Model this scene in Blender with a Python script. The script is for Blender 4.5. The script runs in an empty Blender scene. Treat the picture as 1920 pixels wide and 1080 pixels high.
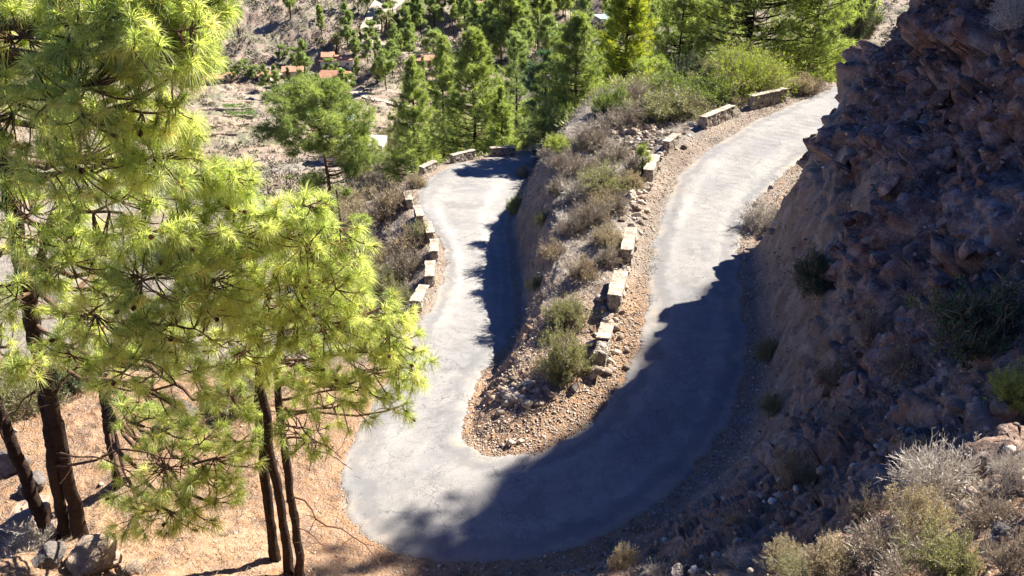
import bpy, bmesh, math, random
import numpy as np
from mathutils import Vector, Matrix
random.seed(7)
RNG = np.random.default_rng(7)
R = math.radians
COL = bpy.context.scene.collection
SC = bpy.context.scene

# ------------------------------------------------------------------ tagging / linking
def tag(o, label=None, cat=None, group=None, kind=None):
    if label: o['label'] = label
    if cat: o['category'] = cat
    if group: o['group'] = group
    if kind: o['kind'] = kind
    return o

def empty(name, loc, rz=0.0, scale=None):
    o = bpy.data.objects.new(name, None)
    COL.objects.link(o)
    o.location = loc
    o.rotation_euler = (0, 0, rz)
    o.empty_display_size = 0.3
    if scale: o.scale = scale
    return o

def mesh_from(name, verts, tris=None, quads=None, mats=(), smooth=False, uv=None):
    """numpy arrays -> mesh datablock (fast path)"""
    verts = np.asarray(verts, dtype=np.float32)
    me = bpy.data.meshes.new(name)
    nt = 0 if tris is None else len(tris)
    nq = 0 if quads is None else len(quads)
    me.vertices.add(len(verts))
    me.vertices.foreach_set('co', verts.ravel())
    loops = []
    if nt: loops.append(np.asarray(tris, dtype=np.int32).ravel())
    if nq: loops.append(np.asarray(quads, dtype=np.int32).ravel())
    loops = np.concatenate(loops)
    me.loops.add(len(loops))
    me.loops.foreach_set('vertex_index', loops)
    me.polygons.add(nt + nq)
    starts = np.concatenate([np.arange(nt) * 3, nt * 3 + np.arange(nq) * 4]).astype(np.int32)
    me.polygons.foreach_set('loop_start', starts)
    if smooth:
        me.polygons.foreach_set('use_smooth', np.ones(nt + nq, dtype=bool))
    me.update(calc_edges=True)
    for m in mats: me.materials.append(m)
    return me

def set_attr(me, name, data):
    data = np.asarray(data, dtype=np.float32)
    if data.ndim == 1:
        a = me.attributes.new(name, 'FLOAT', 'POINT'); a.data.foreach_set('value', data)
    else:
        a = me.attributes.new(name, 'FLOAT_COLOR', 'POINT'); a.data.foreach_set('color', data.ravel())

def link(name, me, parent=None, loc=None):
    o = bpy.data.objects.new(name, me)
    COL.objects.link(o)
    if parent: o.parent = parent
    if loc is not None: o.location = loc
    return o

def copy_tree(o, parent=None):
    c = o.copy(); COL.objects.link(c); c.parent = parent
    for ch in list(o.children): copy_tree(ch, c)
    return c

# ------------------------------------------------------------------ numpy noise
def _hash(ix, iy, iz, seed):
    h = (ix.astype(np.int64) * 374761393 + iy.astype(np.int64) * 668265263 + iz.astype(np.int64) * 2147483647 + seed * 974634777) & 0xFFFFFFFF
    h = ((h ^ (h >> 13)) * 1274126177) & 0xFFFFFFFF
    h = ((h ^ (h >> 16)) * 2246822519) & 0xFFFFFFFF
    return (h ^ (h >> 15)) & 0xFFFFFF

def vnoise(p, seed=0):
    """value noise -1..1, p (N,3)"""
    f = np.floor(p); i = f.astype(np.int64); t = p - f
    t = t * t * t * (t * (t * 6 - 15) + 10)
    out = np.zeros(len(p))
    for dx in (0, 1):
        wx = t[:, 0] if dx else 1 - t[:, 0]
        for dy in (0, 1):
            wy = t[:, 1] if dy else 1 - t[:, 1]
            for dz in (0, 1):
                wz = t[:, 2] if dz else 1 - t[:, 2]
                out += wx * wy * wz * (_hash(i[:, 0] + dx, i[:, 1] + dy, i[:, 2] + dz, seed) / 0xFFFFFF * 2 - 1)
    return out

def fbm(p, octaves=4, seed=0, gain=.5):
    a, s, out = 1.0, 0.0, 0.0
    q = np.array(p, dtype=float)
    for k in range(octaves):
        out = out + a * vnoise(q, seed + k * 17); s += a
        q = q * 2.03 + 11.7; a *= gain
    return out / s

def facets(p, seed=0, tilt=.9):
    """blocky rock relief: nearest random cell gives a height and a tilted plane; returns value about -1..1 and edge distance"""
    f = np.floor(p).astype(np.int64)
    best = np.full(len(p), 1e9); second = np.full(len(p), 1e9); val = np.zeros(len(p))
    for dx in (-1, 0, 1):
        for dy in (-1, 0, 1):
            for dz in (-1, 0, 1):
                c = f + np.array([dx, dy, dz])
                h1 = _hash(c[:, 0], c[:, 1], c[:, 2], seed) / 0xFFFFFF
                h2 = _hash(c[:, 0], c[:, 1], c[:, 2], seed + 1) / 0xFFFFFF
                h3 = _hash(c[:, 0], c[:, 1], c[:, 2], seed + 2) / 0xFFFFFF
                q = c + np.stack([h1, h2, h3], 1)
                dlt = p - q
                d = (dlt ** 2).sum(1)
                v = (h1 * 7.3 % 1) * 2 - 1 + tilt * ((h2 * 5.7 % 1 * 2 - 1) * dlt[:, 0] + (h3 * 9.1 % 1 * 2 - 1) * dlt[:, 1] + (h1 * 3.3 % 1 * 2 - 1) * dlt[:, 2]) * 2
                m = d < best
                second = np.where(m, best, np.minimum(second, d))
                val = np.where(m, v, val); best = np.where(m, d, best)
    return val, np.sqrt(second) - np.sqrt(best)

def rdirs0(n, rng):
    v = rng.normal(size=(n, 3)); return v / np.linalg.norm(v, axis=1)[:, None]
def sstep(a, b, x):
    t = np.clip((x - a) / (b - a), 0, 1)
    return t * t * (3 - 2 * t)

# ------------------------------------------------------------------ camera
CAMZ = 18.0
PITCH = R(27.0)
FOC = 1478.0
def ray(px, py):
    """photo pixel (1920x1080) -> unit-forward direction (depth along the view axis = 1)"""
    a, b = (px - 960) / FOC, (540 - py) / FOC
    return np.array([a, math.cos(PITCH) + b * math.sin(PITCH), -math.sin(PITCH) + b * math.cos(PITCH)])
def unproj(px, py, z):
    d = ray(px, py); t = (z - CAMZ) / d[2]
    return np.array([d[0] * t, d[1] * t])
def at_depth(px, py, Y):
    d = ray(px, py); t = Y / d[1]
    return np.array([d[0] * t, Y, CAMZ + d[2] * t])

cd = bpy.data.cameras.new('camera'); cam = bpy.data.objects.new('camera', cd); COL.objects.link(cam)
cam.location = (0, 0, CAMZ); cam.rotation_euler = (R(90) - PITCH, 0, 0)
cd.sensor_width = 36; cd.lens = FOC / 1920 * 36; cd.clip_end = 4000; cd.clip_start = .1
SC.camera = cam

# ------------------------------------------------------------------ light
SUN_AZ, SUN_EL = R(53), R(43)      # azimuth from +Y towards +X
SDIR = np.array([math.sin(SUN_AZ), math.cos(SUN_AZ)])
sl = bpy.data.lights.new('sun', 'SUN'); sun = bpy.data.objects.new('sun', sl); COL.objects.link(sun)
sl.energy = 5.0; sl.angle = R(.53); sl.color = (1.0, .95, .865)
sv = Vector((SDIR[0] * math.cos(SUN_EL), SDIR[1] * math.cos(SUN_EL), math.sin(SUN_EL)))
sun.rotation_euler = sv.to_track_quat('Z', 'Y').to_euler()
w = bpy.data.worlds.new('World'); SC.world = w; w.use_nodes = True
nt = w.node_tree; bg = nt.nodes['Background']
sky = nt.nodes.new('ShaderNodeTexSky'); sky.sky_type = 'NISHITA'; sky.sun_disc = False
sky.sun_elevation = SUN_EL; sky.sun_rotation = SUN_AZ; sky.air_density = 1.0; sky.dust_density = .2; sky.ozone_density = 4.0; sky.altitude = 600
tint = nt.nodes.new('ShaderNodeMix'); tint.data_type = 'RGBA'; tint.blend_type = 'MULTIPLY'; tint.inputs[0].default_value = 1; tint.inputs[7].default_value = (.27, .46, .88, 1)
nt.links.new(sky.outputs[0], tint.inputs[6]); nt.links.new(tint.outputs[2], bg.inputs[0]); bg.inputs[1].default_value = .05
SC.view_settings.view_transform = 'Standard'; SC.view_settings.look = 'None'
SC.view_settings.exposure = 1.75; SC.view_settings.gamma = 1
SC.cycles.max_bounces = 6; SC.cycles.diffuse_bounces = 3; SC.cycles.glossy_bounces = 2
SC.cycles.transmission_bounces = 4; SC.cycles.transparent_max_bounces = 4
SC.cycles.use_adaptive_sampling = True; SC.cycles.adaptive_threshold = .02
# ------------------------------------------------------------------ road course: (outer edge px, inner edge px, height)
ST = [((1130,279),(1100,298),-4.3),((1040,284),(1012,297),-4.0),((980,289),(994,318),-3.8),((900,299),(980,345),-3.5),
 ((845,310),(967,372),-3.2),((802,336),(955,400),-2.9),((781,363),(952,425),-2.7),((783,392),(952,450),-2.5),((808,425),(956,480),-2.2),
 ((828,458),(960,515),-2.0),((834,495),(962,550),-1.7),((826,535),(967,585),-1.5),((803,580),(962,615),-1.3),((775,630),(945,650),-1.0),
 ((740,690),(915,690),-.8),((705,750),(885,730),-.6),((672,805),(872,770),-.4),((648,860),(868,805),-.25),((640,915),(877,832),-.1),
 ((652,965),(895,847),0),((695,1010),(920,855),.05),((770,1040),(950,857),.1),((870,1052),(980,853),.2),((990,1045),(1010,845),.3),
 ((1100,1015),(1045,828),.4),((1205,960),(1090,803),.55),((1295,888),(1130,768),.75),((1352,820),(1160,728),1.0),((1385,750),(1182,682),1.2),
 ((1398,680),(1200,635),1.5),((1396,610),(1212,585),1.8),((1390,540),(1218,535),2.1),((1386,480),(1222,485),2.35),((1393,425),(1232,435),2.6),
 ((1420,375),(1243,390),2.9),((1460,335),(1262,345),3.2),((1500,300),(1300,300),3.5),((1550,270),(1360,258),3.8),((1600,245),(1430,220),4.1),
 ((1650,225),(1500,188),4.4),((1720,205),(1570,160),4.7)]
OUT = np.array([list(unproj(*o, z)) for o, i, z in ST]); INN = np.array([list(unproj(*i, z)) for o, i, z in ST])
SZ = np.array([s[2] for s in ST], dtype=float)
NS = len(ST)
def catmull(P, sub=8):
    P = np.asarray(P, float); n = len(P); out = []
    for k in range(n - 1):
        p0, p1, p2, p3 = P[max(k - 1, 0)], P[k], P[k + 1], P[min(k + 2, n - 1)]
        for j in range(sub):
            t = j / sub
            out.append(.5 * ((2 * p1) + (p2 - p0) * t + (2 * p0 - 5 * p1 + 4 * p2 - p3) * t * t + (3 * p1 - p0 - 3 * p2 + p3) * t ** 3))
    out.append(P[-1]); return np.array(out)
SUBN = 6
oe = catmull(np.column_stack([OUT, SZ, np.arange(NS)]), SUBN)    # x, y, z, station
ie = catmull(np.column_stack([INN, SZ, np.arange(NS)]), SUBN)
# outer bank slope by station: negative falls away, positive rises
SLK = [(0,-.55),(8,-.75),(12,-.6),(14,-.25),(16,.06),(18,.24),(20,.5),(22,.85),(24,1.15),(26,1.5),(28,1.95),(31,2.7),(34,2.7),(37,2.5),(40,2.2)]
def slope_at(s): return np.interp(s, [a for a, b in SLK], [b for a, b in SLK])

# shadow edge of the hill on the road, traced, -> horizon of the hill as the sun sees it
SE = [(800,1078,0),(840,1030,.1),(880,1003,.2),(920,968,.2),(960,918,.3),(1030,858,.4),(1080,815,.5),(1130,775,.7),(1160,738,.9),(1190,700,1.2),(1215,662,1.4),(1245,620,1.7),(1290,585,1.9),(1330,545,2.1),(1370,500,2.3),(1400,478,2.4),(1430,430,2.8),(1465,370,3.1),(1500,330,3.4),(1540,290,3.7),(1600,250,4.1)]
_s = []
for px, py, z in SE:
    q = unproj(px, py, z); _s.append((-q[0] * SDIR[1] + q[1] * SDIR[0], q[0] * SDIR[0] + q[1] * SDIR[1] + float(np.interp(px, [840, 960, 1080, 1200, 1290, 1370, 1400, 1430, 1465], [.1, .5, 1.2, 1.5, 1.1, 1.1, 1.4, 1.9, 2.4])), z))
_s = np.array(sorted(_s))
_s = np.vstack([[(-30, 36, 2), (-3, 16, 2), (2, 7.5, 2), (5.2, 4.2, 2.5), (7.0, 6, 2.), (9.3, 8, 1.)], _s[_s[:, 0] > 10.5]])
def cap(x, y):
    u = x * SDIR[0] + y * SDIR[1]; v = -x * SDIR[1] + y * SDIR[0]
    return np.interp(v, _s[:, 0], _s[:, 2]) + math.tan(SUN_EL) * (u - np.interp(v, _s[:, 0], _s[:, 1]))

def valley(x, y):
    x = np.asarray(x, float); y = np.asarray(y, float)
    r = y
    base = np.interp(r, [-50, 20, 40, 60, 80, 110, 150, 200, 260, 320, 330, 360, 420, 600, 900], [-12, -10, -9, -8.5, -13, -21.5, -33.5, -42, -44, -45, -43, -28, 5, 20, 20])
    # the far hillside meets the valley floor nearer on the left, farther in the middle
    sh = np.interp(x, [-250, -130, -60, 0, 60], [45, 20, -5, -55, -60])
    b2 = np.interp(r + sh, [-50, 20, 40, 60, 80, 110, 150, 200, 260, 318, 330, 360, 420, 600, 900], [-12, -10, -9, -8.5, -13, -21.5, -33.5, -42, -44, -45.5, -43, -27, 4, 20, 20])
    base = base + (b2 - base) * sstep(150, 260, r)
    # spur coming in from the right
    xr = np.interp(y, [40, 90, 150, 250, 400], [60, 30, 8, -8, 30])
    rh = np.clip((x - xr) * .55, 0, None)
    rh = 34 * (1 - np.exp(-rh / 34)) * sstep(70, 140, y)
    return base + rh

# near-field grid
GX0, GX1, GY0, GY1, GS = -45.0, 60.0, -14.0, 112.0, 0.25
gx = np.arange(GX0, GX1 + 1e-6, GS); gy = np.arange(GY0, GY1 + 1e-6, GS)
def softnear(P, E, cols, p=3.0):
    """soft-nearest interpolation of columns of E; also hard distance"""
    dx = P[:, None, 0] - E[None, :, 0]; dy = P[:, None, 1] - E[None, :, 1]
    d2 = dx * dx + dy * dy
    wgt = 1 / (d2 + .02) ** p
    ws = wgt.sum(1)
    return np.sqrt(d2.min(1)), [(wgt * E[None, :, c]).sum(1) / ws for c in cols], d2.argmin(1)
def inpoly(P, poly):
    x, y = P[:, 0], P[:, 1]; c = np.zeros(len(P), bool)
    n = len(poly)
    for k in range(n):
        x1, y1 = poly[k]; x2, y2 = poly[(k + 1) % n]
        if y1 == y2: continue
        c ^= ((y1 > y) != (y2 > y)) & (x < (x2 - x1) * (y - y1) / (y2 - y1) + x1)
    return c
KAPEX = 19.5 * SUBN
def near_fields():
    XX, YY = np.meshgrid(gx, gy); P = np.column_stack([XX.ravel(), YY.ravel()])
    road = inpoly(P, np.vstack([oe[:, :2], ie[::-1, :2]]))
    isl = inpoly(P, np.vstack([ie[:, :2]])) & ~road
    mid = np.column_stack([(oe[:, :2] + ie[:, :2]) / 2, oe[:, 2:]])
    D = np.zeros(len(P)); Z = np.zeros(len(P)); S = np.zeros(len(P)); Hh = np.zeros(len(P)); DL = np.zeros(len(P)) + 99; DU = np.zeros(len(P)) + 99
    ieL = ie[:int(KAPEX)]; ieU = ie[int(KAPEX):]
    allE = np.vstack([oe, mid, ie])
    for a in range(0, len(P), 6000):
        q = P[a:a + 6000]
        do, (zo, so), _ = softnear(q, oe, (2, 3))
        dl, (zl,), _ = softnear(q, ieL, (2,))
        du, (zu,), _ = softnear(q, ieU, (2,))
        da, (za,), _ = softnear(q, allE, (2,), 4.0)
        r, i = road[a:a + 6000], isl[a:a + 6000]
        # outer side
        sl_ = slope_at(so)
        dd = np.clip(do - .9, 0, None)
        up = sl_ > 0
        rise = np.where(up, sl_ * np.where(dd < 2.2, dd * 1.0, 2.2 + (dd - 2.2) * .98), sl_ * dd)
        # steep clay foot under the cliff
        foot = sstep(26, 29, so) * (1 - sstep(33.5, 36, so))
        rise = rise + foot * (np.clip(dd, 0, 1.0) * 1.9 - np.clip(dd - 1.0, 0, 3.0) * .35)
        ho = zo + rise
        vv = valley(q[:, 0], q[:, 1])
        lim = np.where(up, np.minimum(ho, np.maximum(cap(q[:, 0], q[:, 1]), 16.3 - 0.035 * np.hypot(q[:, 0], q[:, 1]) ** 2)), ho)
        rise_nat = np.minimum(ho, lim)
        ho = np.where(up, np.maximum(rise_nat, zo), ho)
        ho = np.where(so < 14, np.maximum(ho, vv), ho)
        ho = np.where((so >= 14) & (so < 20), np.maximum(ho, vv), ho)
        # island
        t = np.clip((dl - .5) / np.maximum(dl - .5 + np.clip(du - 1.5, .02, None), .3), 0, 1)
        g = np.where(t < .28, t / .28 * .9, .9 + (t - .28) / .72 * .1)
        hi = zl + (zu - zl) * g
        bump = sstep(.6, 2.0, np.minimum(dl, du)) * (.35 + .3 * sstep(28, 34, q[:, 1]) * (1 - sstep(42, 50, q[:, 1])))
        hi = hi + bump
        # beyond the two road ends the ground falls to the valley
        h = np.where(r, za, np.where(i, hi, ho))
        dedge = np.where(r, 0, np.minimum(do, np.minimum(dl, du)))
        innerside = (~r) & (~i) & (np.minimum(dl, du) < do)
        h = np.where(innerside, np.maximum(zu - .55 * np.clip(du - 1.2, 0, None), vv), h)
        out_fade = sstep(68, 92, q[:, 1] + np.clip(q[:, 0] - 18, -10, 30) * -.15)
        h = h * (1 - out_fade) + np.where(up | i | innerside, vv, h) * out_fade
        D[a:a + 6000] = dedge; Z[a:a + 6000] = za; S[a:a + 6000] = so; Hh[a:a + 6000] = h
        DL[a:a + 6000] = np.where(i, dl, 99); DU[a:a + 6000] = np.where(i, du, 99)
    sh = XX.shape
    side = np.where(road, 0, np.where(isl, 1, 2)).astype(float)
    H2 = Hh.reshape(sh); D2 = D.reshape(sh)
    # soften everything that is not the road
    for k in range(4):
        pad = np.pad(H2, 1, mode='edge')
        bl = (pad[:-2, 1:-1] + pad[2:, 1:-1] + pad[1:-1, :-2] + pad[1:-1, 2:] + 2 * H2) / 6
        wt = sstep(.3, 1.2, D2) * .9
        H2 = H2 * (1 - wt) + bl * wt
    return H2, D2, Z.reshape(sh), S.reshape(sh), side.reshape(sh), DL.reshape(sh), DU.reshape(sh)
FH, FD, FZ, FS, FSIDE, FDL, FDU = near_fields()
def samp(F, x, y):
    fx = np.clip((np.asarray(x, float) - GX0) / GS, 0, F.shape[1] - 1.001); fy = np.clip((np.asarray(y, float) - GY0) / GS, 0, F.shape[0] - 1.001)
    ix, iy = fx.astype(int), fy.astype(int); tx, ty = fx - ix, fy - iy
    return (F[iy, ix] * (1 - tx) + F[iy, ix + 1] * tx) * (1 - ty) + (F[iy + 1, ix] * (1 - tx) + F[iy + 1, ix + 1] * tx) * ty
def nearw(x, y):
    """1 inside the near grid, 0 outside"""
    return (1 - sstep(92, 110, y)) * sstep(-44, -34, x)
def height(x, y):
    """smooth ground height, no small relief"""
    x = np.asarray(x, float); y = np.asarray(y, float)
    wn = nearw(x, y); v = valley(x, y); h = samp(FH, x, y)
    h = h * wn + v * (1 - wn)
    p = np.column_stack([np.ravel(x), np.ravel(y), np.zeros(x.size)])
    far = np.ravel(sstep(45, 160, y))
    n = fbm(p / 34., 4, 5) * 3.2 * far * np.ravel(1 + sstep(250, 330, y) * 1.2)
    return h + n.reshape(x.shape)
def relief(x, y):
    """small vertical relief, zero on the road"""
    x = np.asarray(x, float); y = np.asarray(y, float)
    d = np.where(nearw(x, y) > .5, samp(FD, x, y), 9)
    p = np.column_stack([np.ravel(x), np.ravel(y), np.zeros(x.size)])
    k = np.ravel(sstep(.0, 1.0, d))
    r = fbm(p * .9, 4, 31) * .22 * np.ravel(sstep(.6, 2.5, d)) + fbm(p * 5.5, 3, 41) * .05 * k
    return r.reshape(x.shape)
def ground(x, y):
    return height(x, y) + relief(x, y)
def hit(px, py, tmax=900.):
    """where the view ray through a photo pixel meets the ground"""
    d = ray(px, py); n = np.hypot(d[0], d[1])
    t = np.concatenate([np.arange(4, 80, .08), np.geomspace(80, tmax, 1600)])
    X, Y, Z = d[0] * t, d[1] * t, CAMZ + d[2] * t
    g = ground(X, Y); m = np.nonzero(Z <= g)[0]
    k = m[0] if len(m) else len(t) - 1
    return np.array([X[k], Y[k], g[k]])
# ------------------------------------------------------------------ materials
class NT:
    def __init__(s, name):
        s.m = bpy.data.materials.new(name); s.m.use_nodes = True; s.t = s.m.node_tree; s.t.nodes.clear()
        s.out = s.t.nodes.new('ShaderNodeOutputMaterial')
        s.co = s.t.nodes.new('ShaderNodeTexCoord').outputs['Object']
    def n(s, ty, **kw):
        nd = s.t.nodes.new(ty)
        for k, v in kw.items():
            if k.startswith('i_'):
                key = k[2:]; key = int(key) if key.isdigit() else key
                if hasattr(v, 'is_output') or isinstance(v, bpy.types.NodeSocket): s.t.links.new(v, nd.inputs[key])
                else: nd.inputs[key].default_value = v
            else: setattr(nd, k, v)
        return nd
    def noise(s, scale, detail=6, rough=.6, vec=None, dist=0):
        nd = s.n('ShaderNodeTexNoise'); nd.inputs['Scale'].default_value = scale; nd.inputs['Detail'].default_value = detail
        nd.inputs['Roughness'].default_value = rough; nd.inputs['Distortion'].default_value = dist
        s.t.links.new(vec or s.co, nd.inputs['Vector']); return nd.outputs['Fac']
    def vor(s, scale, feature='F1', vec=None, out='Distance', rnd=1):
        nd = s.n('ShaderNodeTexVoronoi', feature=feature); nd.inputs['Scale'].default_value = scale; nd.inputs['Randomness'].default_value = rnd
        s.t.links.new(vec or s.co, nd.inputs['Vector']); return nd.outputs[out]
    def ramp(s, fac, stops, interp='LINEAR'):
        nd = s.n('ShaderNodeValToRGB'); cr = nd.color_ramp; cr.interpolation = interp
        while len(cr.elements) < len(stops): cr.elements.new(.5)
        for e, (p, c) in zip(cr.elements, stops):
            e.position = p; e.color = (c, c, c, 1) if isinstance(c, (int, float)) else (*c, 1)
        s.t.links.new(fac, nd.inputs[0]); return nd.outputs[0]
    def mix(s, f, a, b, mode='MIX'):
        nd = s.n('ShaderNodeMix', data_type='RGBA', blend_type=mode)
        for idx, v in ((0, f), (6, a), (7, b)):
            if isinstance(v, bpy.types.NodeSocket): s.t.links.new(v, nd.inputs[idx])
            elif idx == 0: nd.inputs[0].default_value = v
            else: nd.inputs[idx].default_value = (*v, 1)
        return nd.outputs[2]
    def math(s, op, a, b=0.0, clamp=False):
        nd = s.n('ShaderNodeMath', operation=op, use_clamp=clamp)
        for k, v in ((0, a), (1, b)):
            if isinstance(v, bpy.types.NodeSocket): s.t.links.new(v, nd.inputs[k])
            else: nd.inputs[k].default_value = v
        return nd.outputs[0]
    def attr(s, name, out='Fac'):
        return s.n('ShaderNodeAttribute', attribute_name=name).outputs[out]
    def bump(s, h, dist=.05, strength=1, normal=None):
        nd = s.n('ShaderNodeBump'); nd.inputs['Distance'].default_value = dist; nd.inputs['Strength'].default_value = strength
        s.t.links.new(h, nd.inputs['Height'])
        if normal: s.t.links.new(normal, nd.inputs['Normal'])
        return nd.outputs[0]
    def pbsdf(s, color, rough=.9, normal=None, spec=.25):
        p = s.n('ShaderNodeBsdfPrincipled')
        if isinstance(color, bpy.types.NodeSocket): s.t.links.new(color, p.inputs['Base Color'])
        else: p.inputs['Base Color'].default_value = (*color, 1)
        p.inputs['Roughness'].default_value = rough; p.inputs['Specular IOR Level'].default_value = spec
        if normal: s.t.links.new(normal, p.inputs['Normal'])
        return p.outputs[0]
    def done(s, sh):
        s.t.links.new(sh, s.out.inputs['Surface']); return s.m

def mat_simple(name, c1, c2, scale=8, rough=.9, bump=.01, bscale=None):
    k = NT(name); f = k.ramp(k.noise(scale, 5), [(.3, c1), (.7, c2)])
    nrm = k.bump(k.noise(bscale or scale * 3, 6), bump) if bump else None
    return k.done(k.pbsdf(f, rough, nrm))

def mat_foliage(name, c_dark, c_light, trans=.4, scale=.9, tip=None, rough=.55, tcol=None, dead=None):
    """leaf / needle material: per-clump tone from attribute 'tone' and noise; part of the light passes through"""
    k = NT(name)
    tone = k.attr('tone')
    f = k.math('ADD', k.math('MULTIPLY', tone, .72), k.math('MULTIPLY', k.noise(scale, 3), .38))
    stops = [(.18, c_dark), (.75, c_light)]
    if tip: stops.append((.95, tip))
    if dead: stops = [(.2, dead), (.27, c_dark)] + stops[1:]
    c = k.ramp(f, stops)
    d = k.n('ShaderNodeBsdfDiffuse'); k.t.links.new(c, d.inputs[0])
    t = k.n('ShaderNodeBsdfTranslucent')
    tc = k.mix(1.0, c, tcol or (1.0, .95, .45), 'MULTIPLY')
    sc_ = k.n('ShaderNodeVectorMath', operation='SCALE'); k.t.links.new(tc, sc_.inputs[0]); sc_.inputs['Scale'].default_value = 1.5
    k.t.links.new(sc_.outputs[0], t.inputs[0])
    g = k.n('ShaderNodeBsdfGlossy'); g.inputs['Roughness'].default_value = rough; g.inputs[0].default_value = (.9, .9, .8, 1)
    m1 = k.n('ShaderNodeMixShader'); m1.inputs[0].default_value = trans
    k.t.links.new(d.outputs[0], m1.inputs[1]); k.t.links.new(t.outputs[0], m1.inputs[2])
    m2 = k.n('ShaderNodeMixShader'); m2.inputs[0].default_value = .045
    k.t.links.new(m1.outputs[0], m2.inputs[1]); k.t.links.new(g.outputs[0], m2.inputs[2])
    return k.done(m2.outputs[0])

def mat_road():
    k = NT('worn asphalt')
    e = k.attr('edge')              # metres from the nearest road edge
    big = k.noise(.35, 5, .6); mid = k.noise(1.6, 6, .65); fine = k.noise(34, 4, .7)
    base = k.ramp(k.math('ADD', k.math('MULTIPLY', big, .5), k.math('MULTIPLY', mid, .5)), [(.3, (.155, .148, .138)), (.5, (.242, .228, .21)), (.7, (.31, .29, .262))])
    # aggregate speckle
    sp = k.ramp(fine, [(.3, .6), (.52, 1.0), (.7, 1.4)])
    base = k.mix(1.0, base, sp, 'MULTIPLY')
    # repaired patches, darker bands along the outer side
    patch = k.ramp(k.noise(.55, 2, .4, dist=.6), [(.56, 0.0), (.6, 1.0)])
    base = k.mix(k.math('MULTIPLY', patch, .35), base, (.20, .198, .197))
    lat = k.attr('lat')
    tw = k.math('ADD', lat, k.math('MULTIPLY', k.math('SUBTRACT', k.noise(.4, 3), .5), .22))
    trk = k.ramp(tw, [(.14, 0.0), (.26, 1.0), (.38, 0.0), (.6, 0.0), (.72, 1.0), (.86, 0.0)])
    base = k.mix(k.math('MULTIPLY', k.math('MULTIPLY', trk, k.ramp(k.noise(1.0, 5, .7), [(.4, 0.0), (.6, 1.0)])), .22), base, (.34, .32, .29))
    stn = k.ramp(k.noise(.22, 6, .75, dist=1.2), [(.55, 0.0), (.63, 1.0)])
    base = k.mix(k.math('MULTIPLY', stn, .35), base, (.12, .115, .11))
    # cracks
    wv = k.n('ShaderNodeVectorMath', operation='ADD'); k.t.links.new(k.co, wv.inputs[0])
    nd = k.n('ShaderNodeTexNoise'); nd.inputs['Scale'].default_value = 2.2; nd.inputs['Detail'].default_value = 5
    sc_ = k.n('ShaderNodeVectorMath', operation='SCALE'); k.t.links.new(nd.outputs['Color'], sc_.inputs[0]); sc_.inputs['Scale'].default_value = .9
    k.t.links.new(k.co, nd.inputs['Vector']); k.t.links.new(sc_.outputs[0], wv.inputs[1])
    c1 = k.vor(.75, 'DISTANCE_TO_EDGE', wv.outputs[0]); c2 = k.vor(2.6, 'DISTANCE_TO_EDGE', wv.outputs[0])
    k1 = k.ramp(c1, [(.004, 1.0), (.016, 0.0)]); k2 = k.ramp(c2, [(.01, 1.0), (.04, 0.0)])
    msk = k.ramp(k.noise(.5, 3), [(.46, 0.0), (.58, 1.0)])
    msk2 = k.ramp(k.noise(.9, 3, vec=wv.outputs[0]), [(.52, 0.0), (.62, 1.0)])
    cr = k.math('MAXIMUM', k.math('MULTIPLY', k1, k.math('MULTIPLY', msk, .5)), k.math('MULTIPLY', k2, k.math('MULTIPLY', msk2, .35)))
    base = k.mix(cr, base, (.04, .04, .04))
    # pale dust and dirt carried in from the verges
    dn = k.math('ADD', e, k.math('MULTIPLY', k.math('SUBTRACT', k.noise(.55, 6, .65), .47), 5.0))
    dust = k.ramp(dn, [(.0, .8), (.25, .4), (.9, 0.0)])
    base = k.mix(k.math('MULTIPLY', dust, .75), base, (.36, .29, .215))
    dk = k.ramp(k.math('ADD', e, k.math('MULTIPLY', k.math('SUBTRACT', k.noise(.8, 4), .5), 1.2)), [(.3, 0.0), (.55, .5), (.8, .45), (1.25, 0.0)])
    base = k.mix(dk, base, (.14, .135, .132))
    # loose stones as pale specks
    st = k.ramp(k.vor(9), [(.03, 1.0), (.06, 0.0)])
    base = k.mix(k.math('MULTIPLY', st, .6), base, (.38, .34, .29))
    h = k.math('SUBTRACT', k.math('ADD', k.math('MULTIPLY', fine, .35), k.math('MULTIPLY', mid, .6)), k.math('MULTIPLY', cr, .6))
    return k.done(k.pbsdf(base, .85, k.bump(h, .03, .8), .3))

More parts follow.
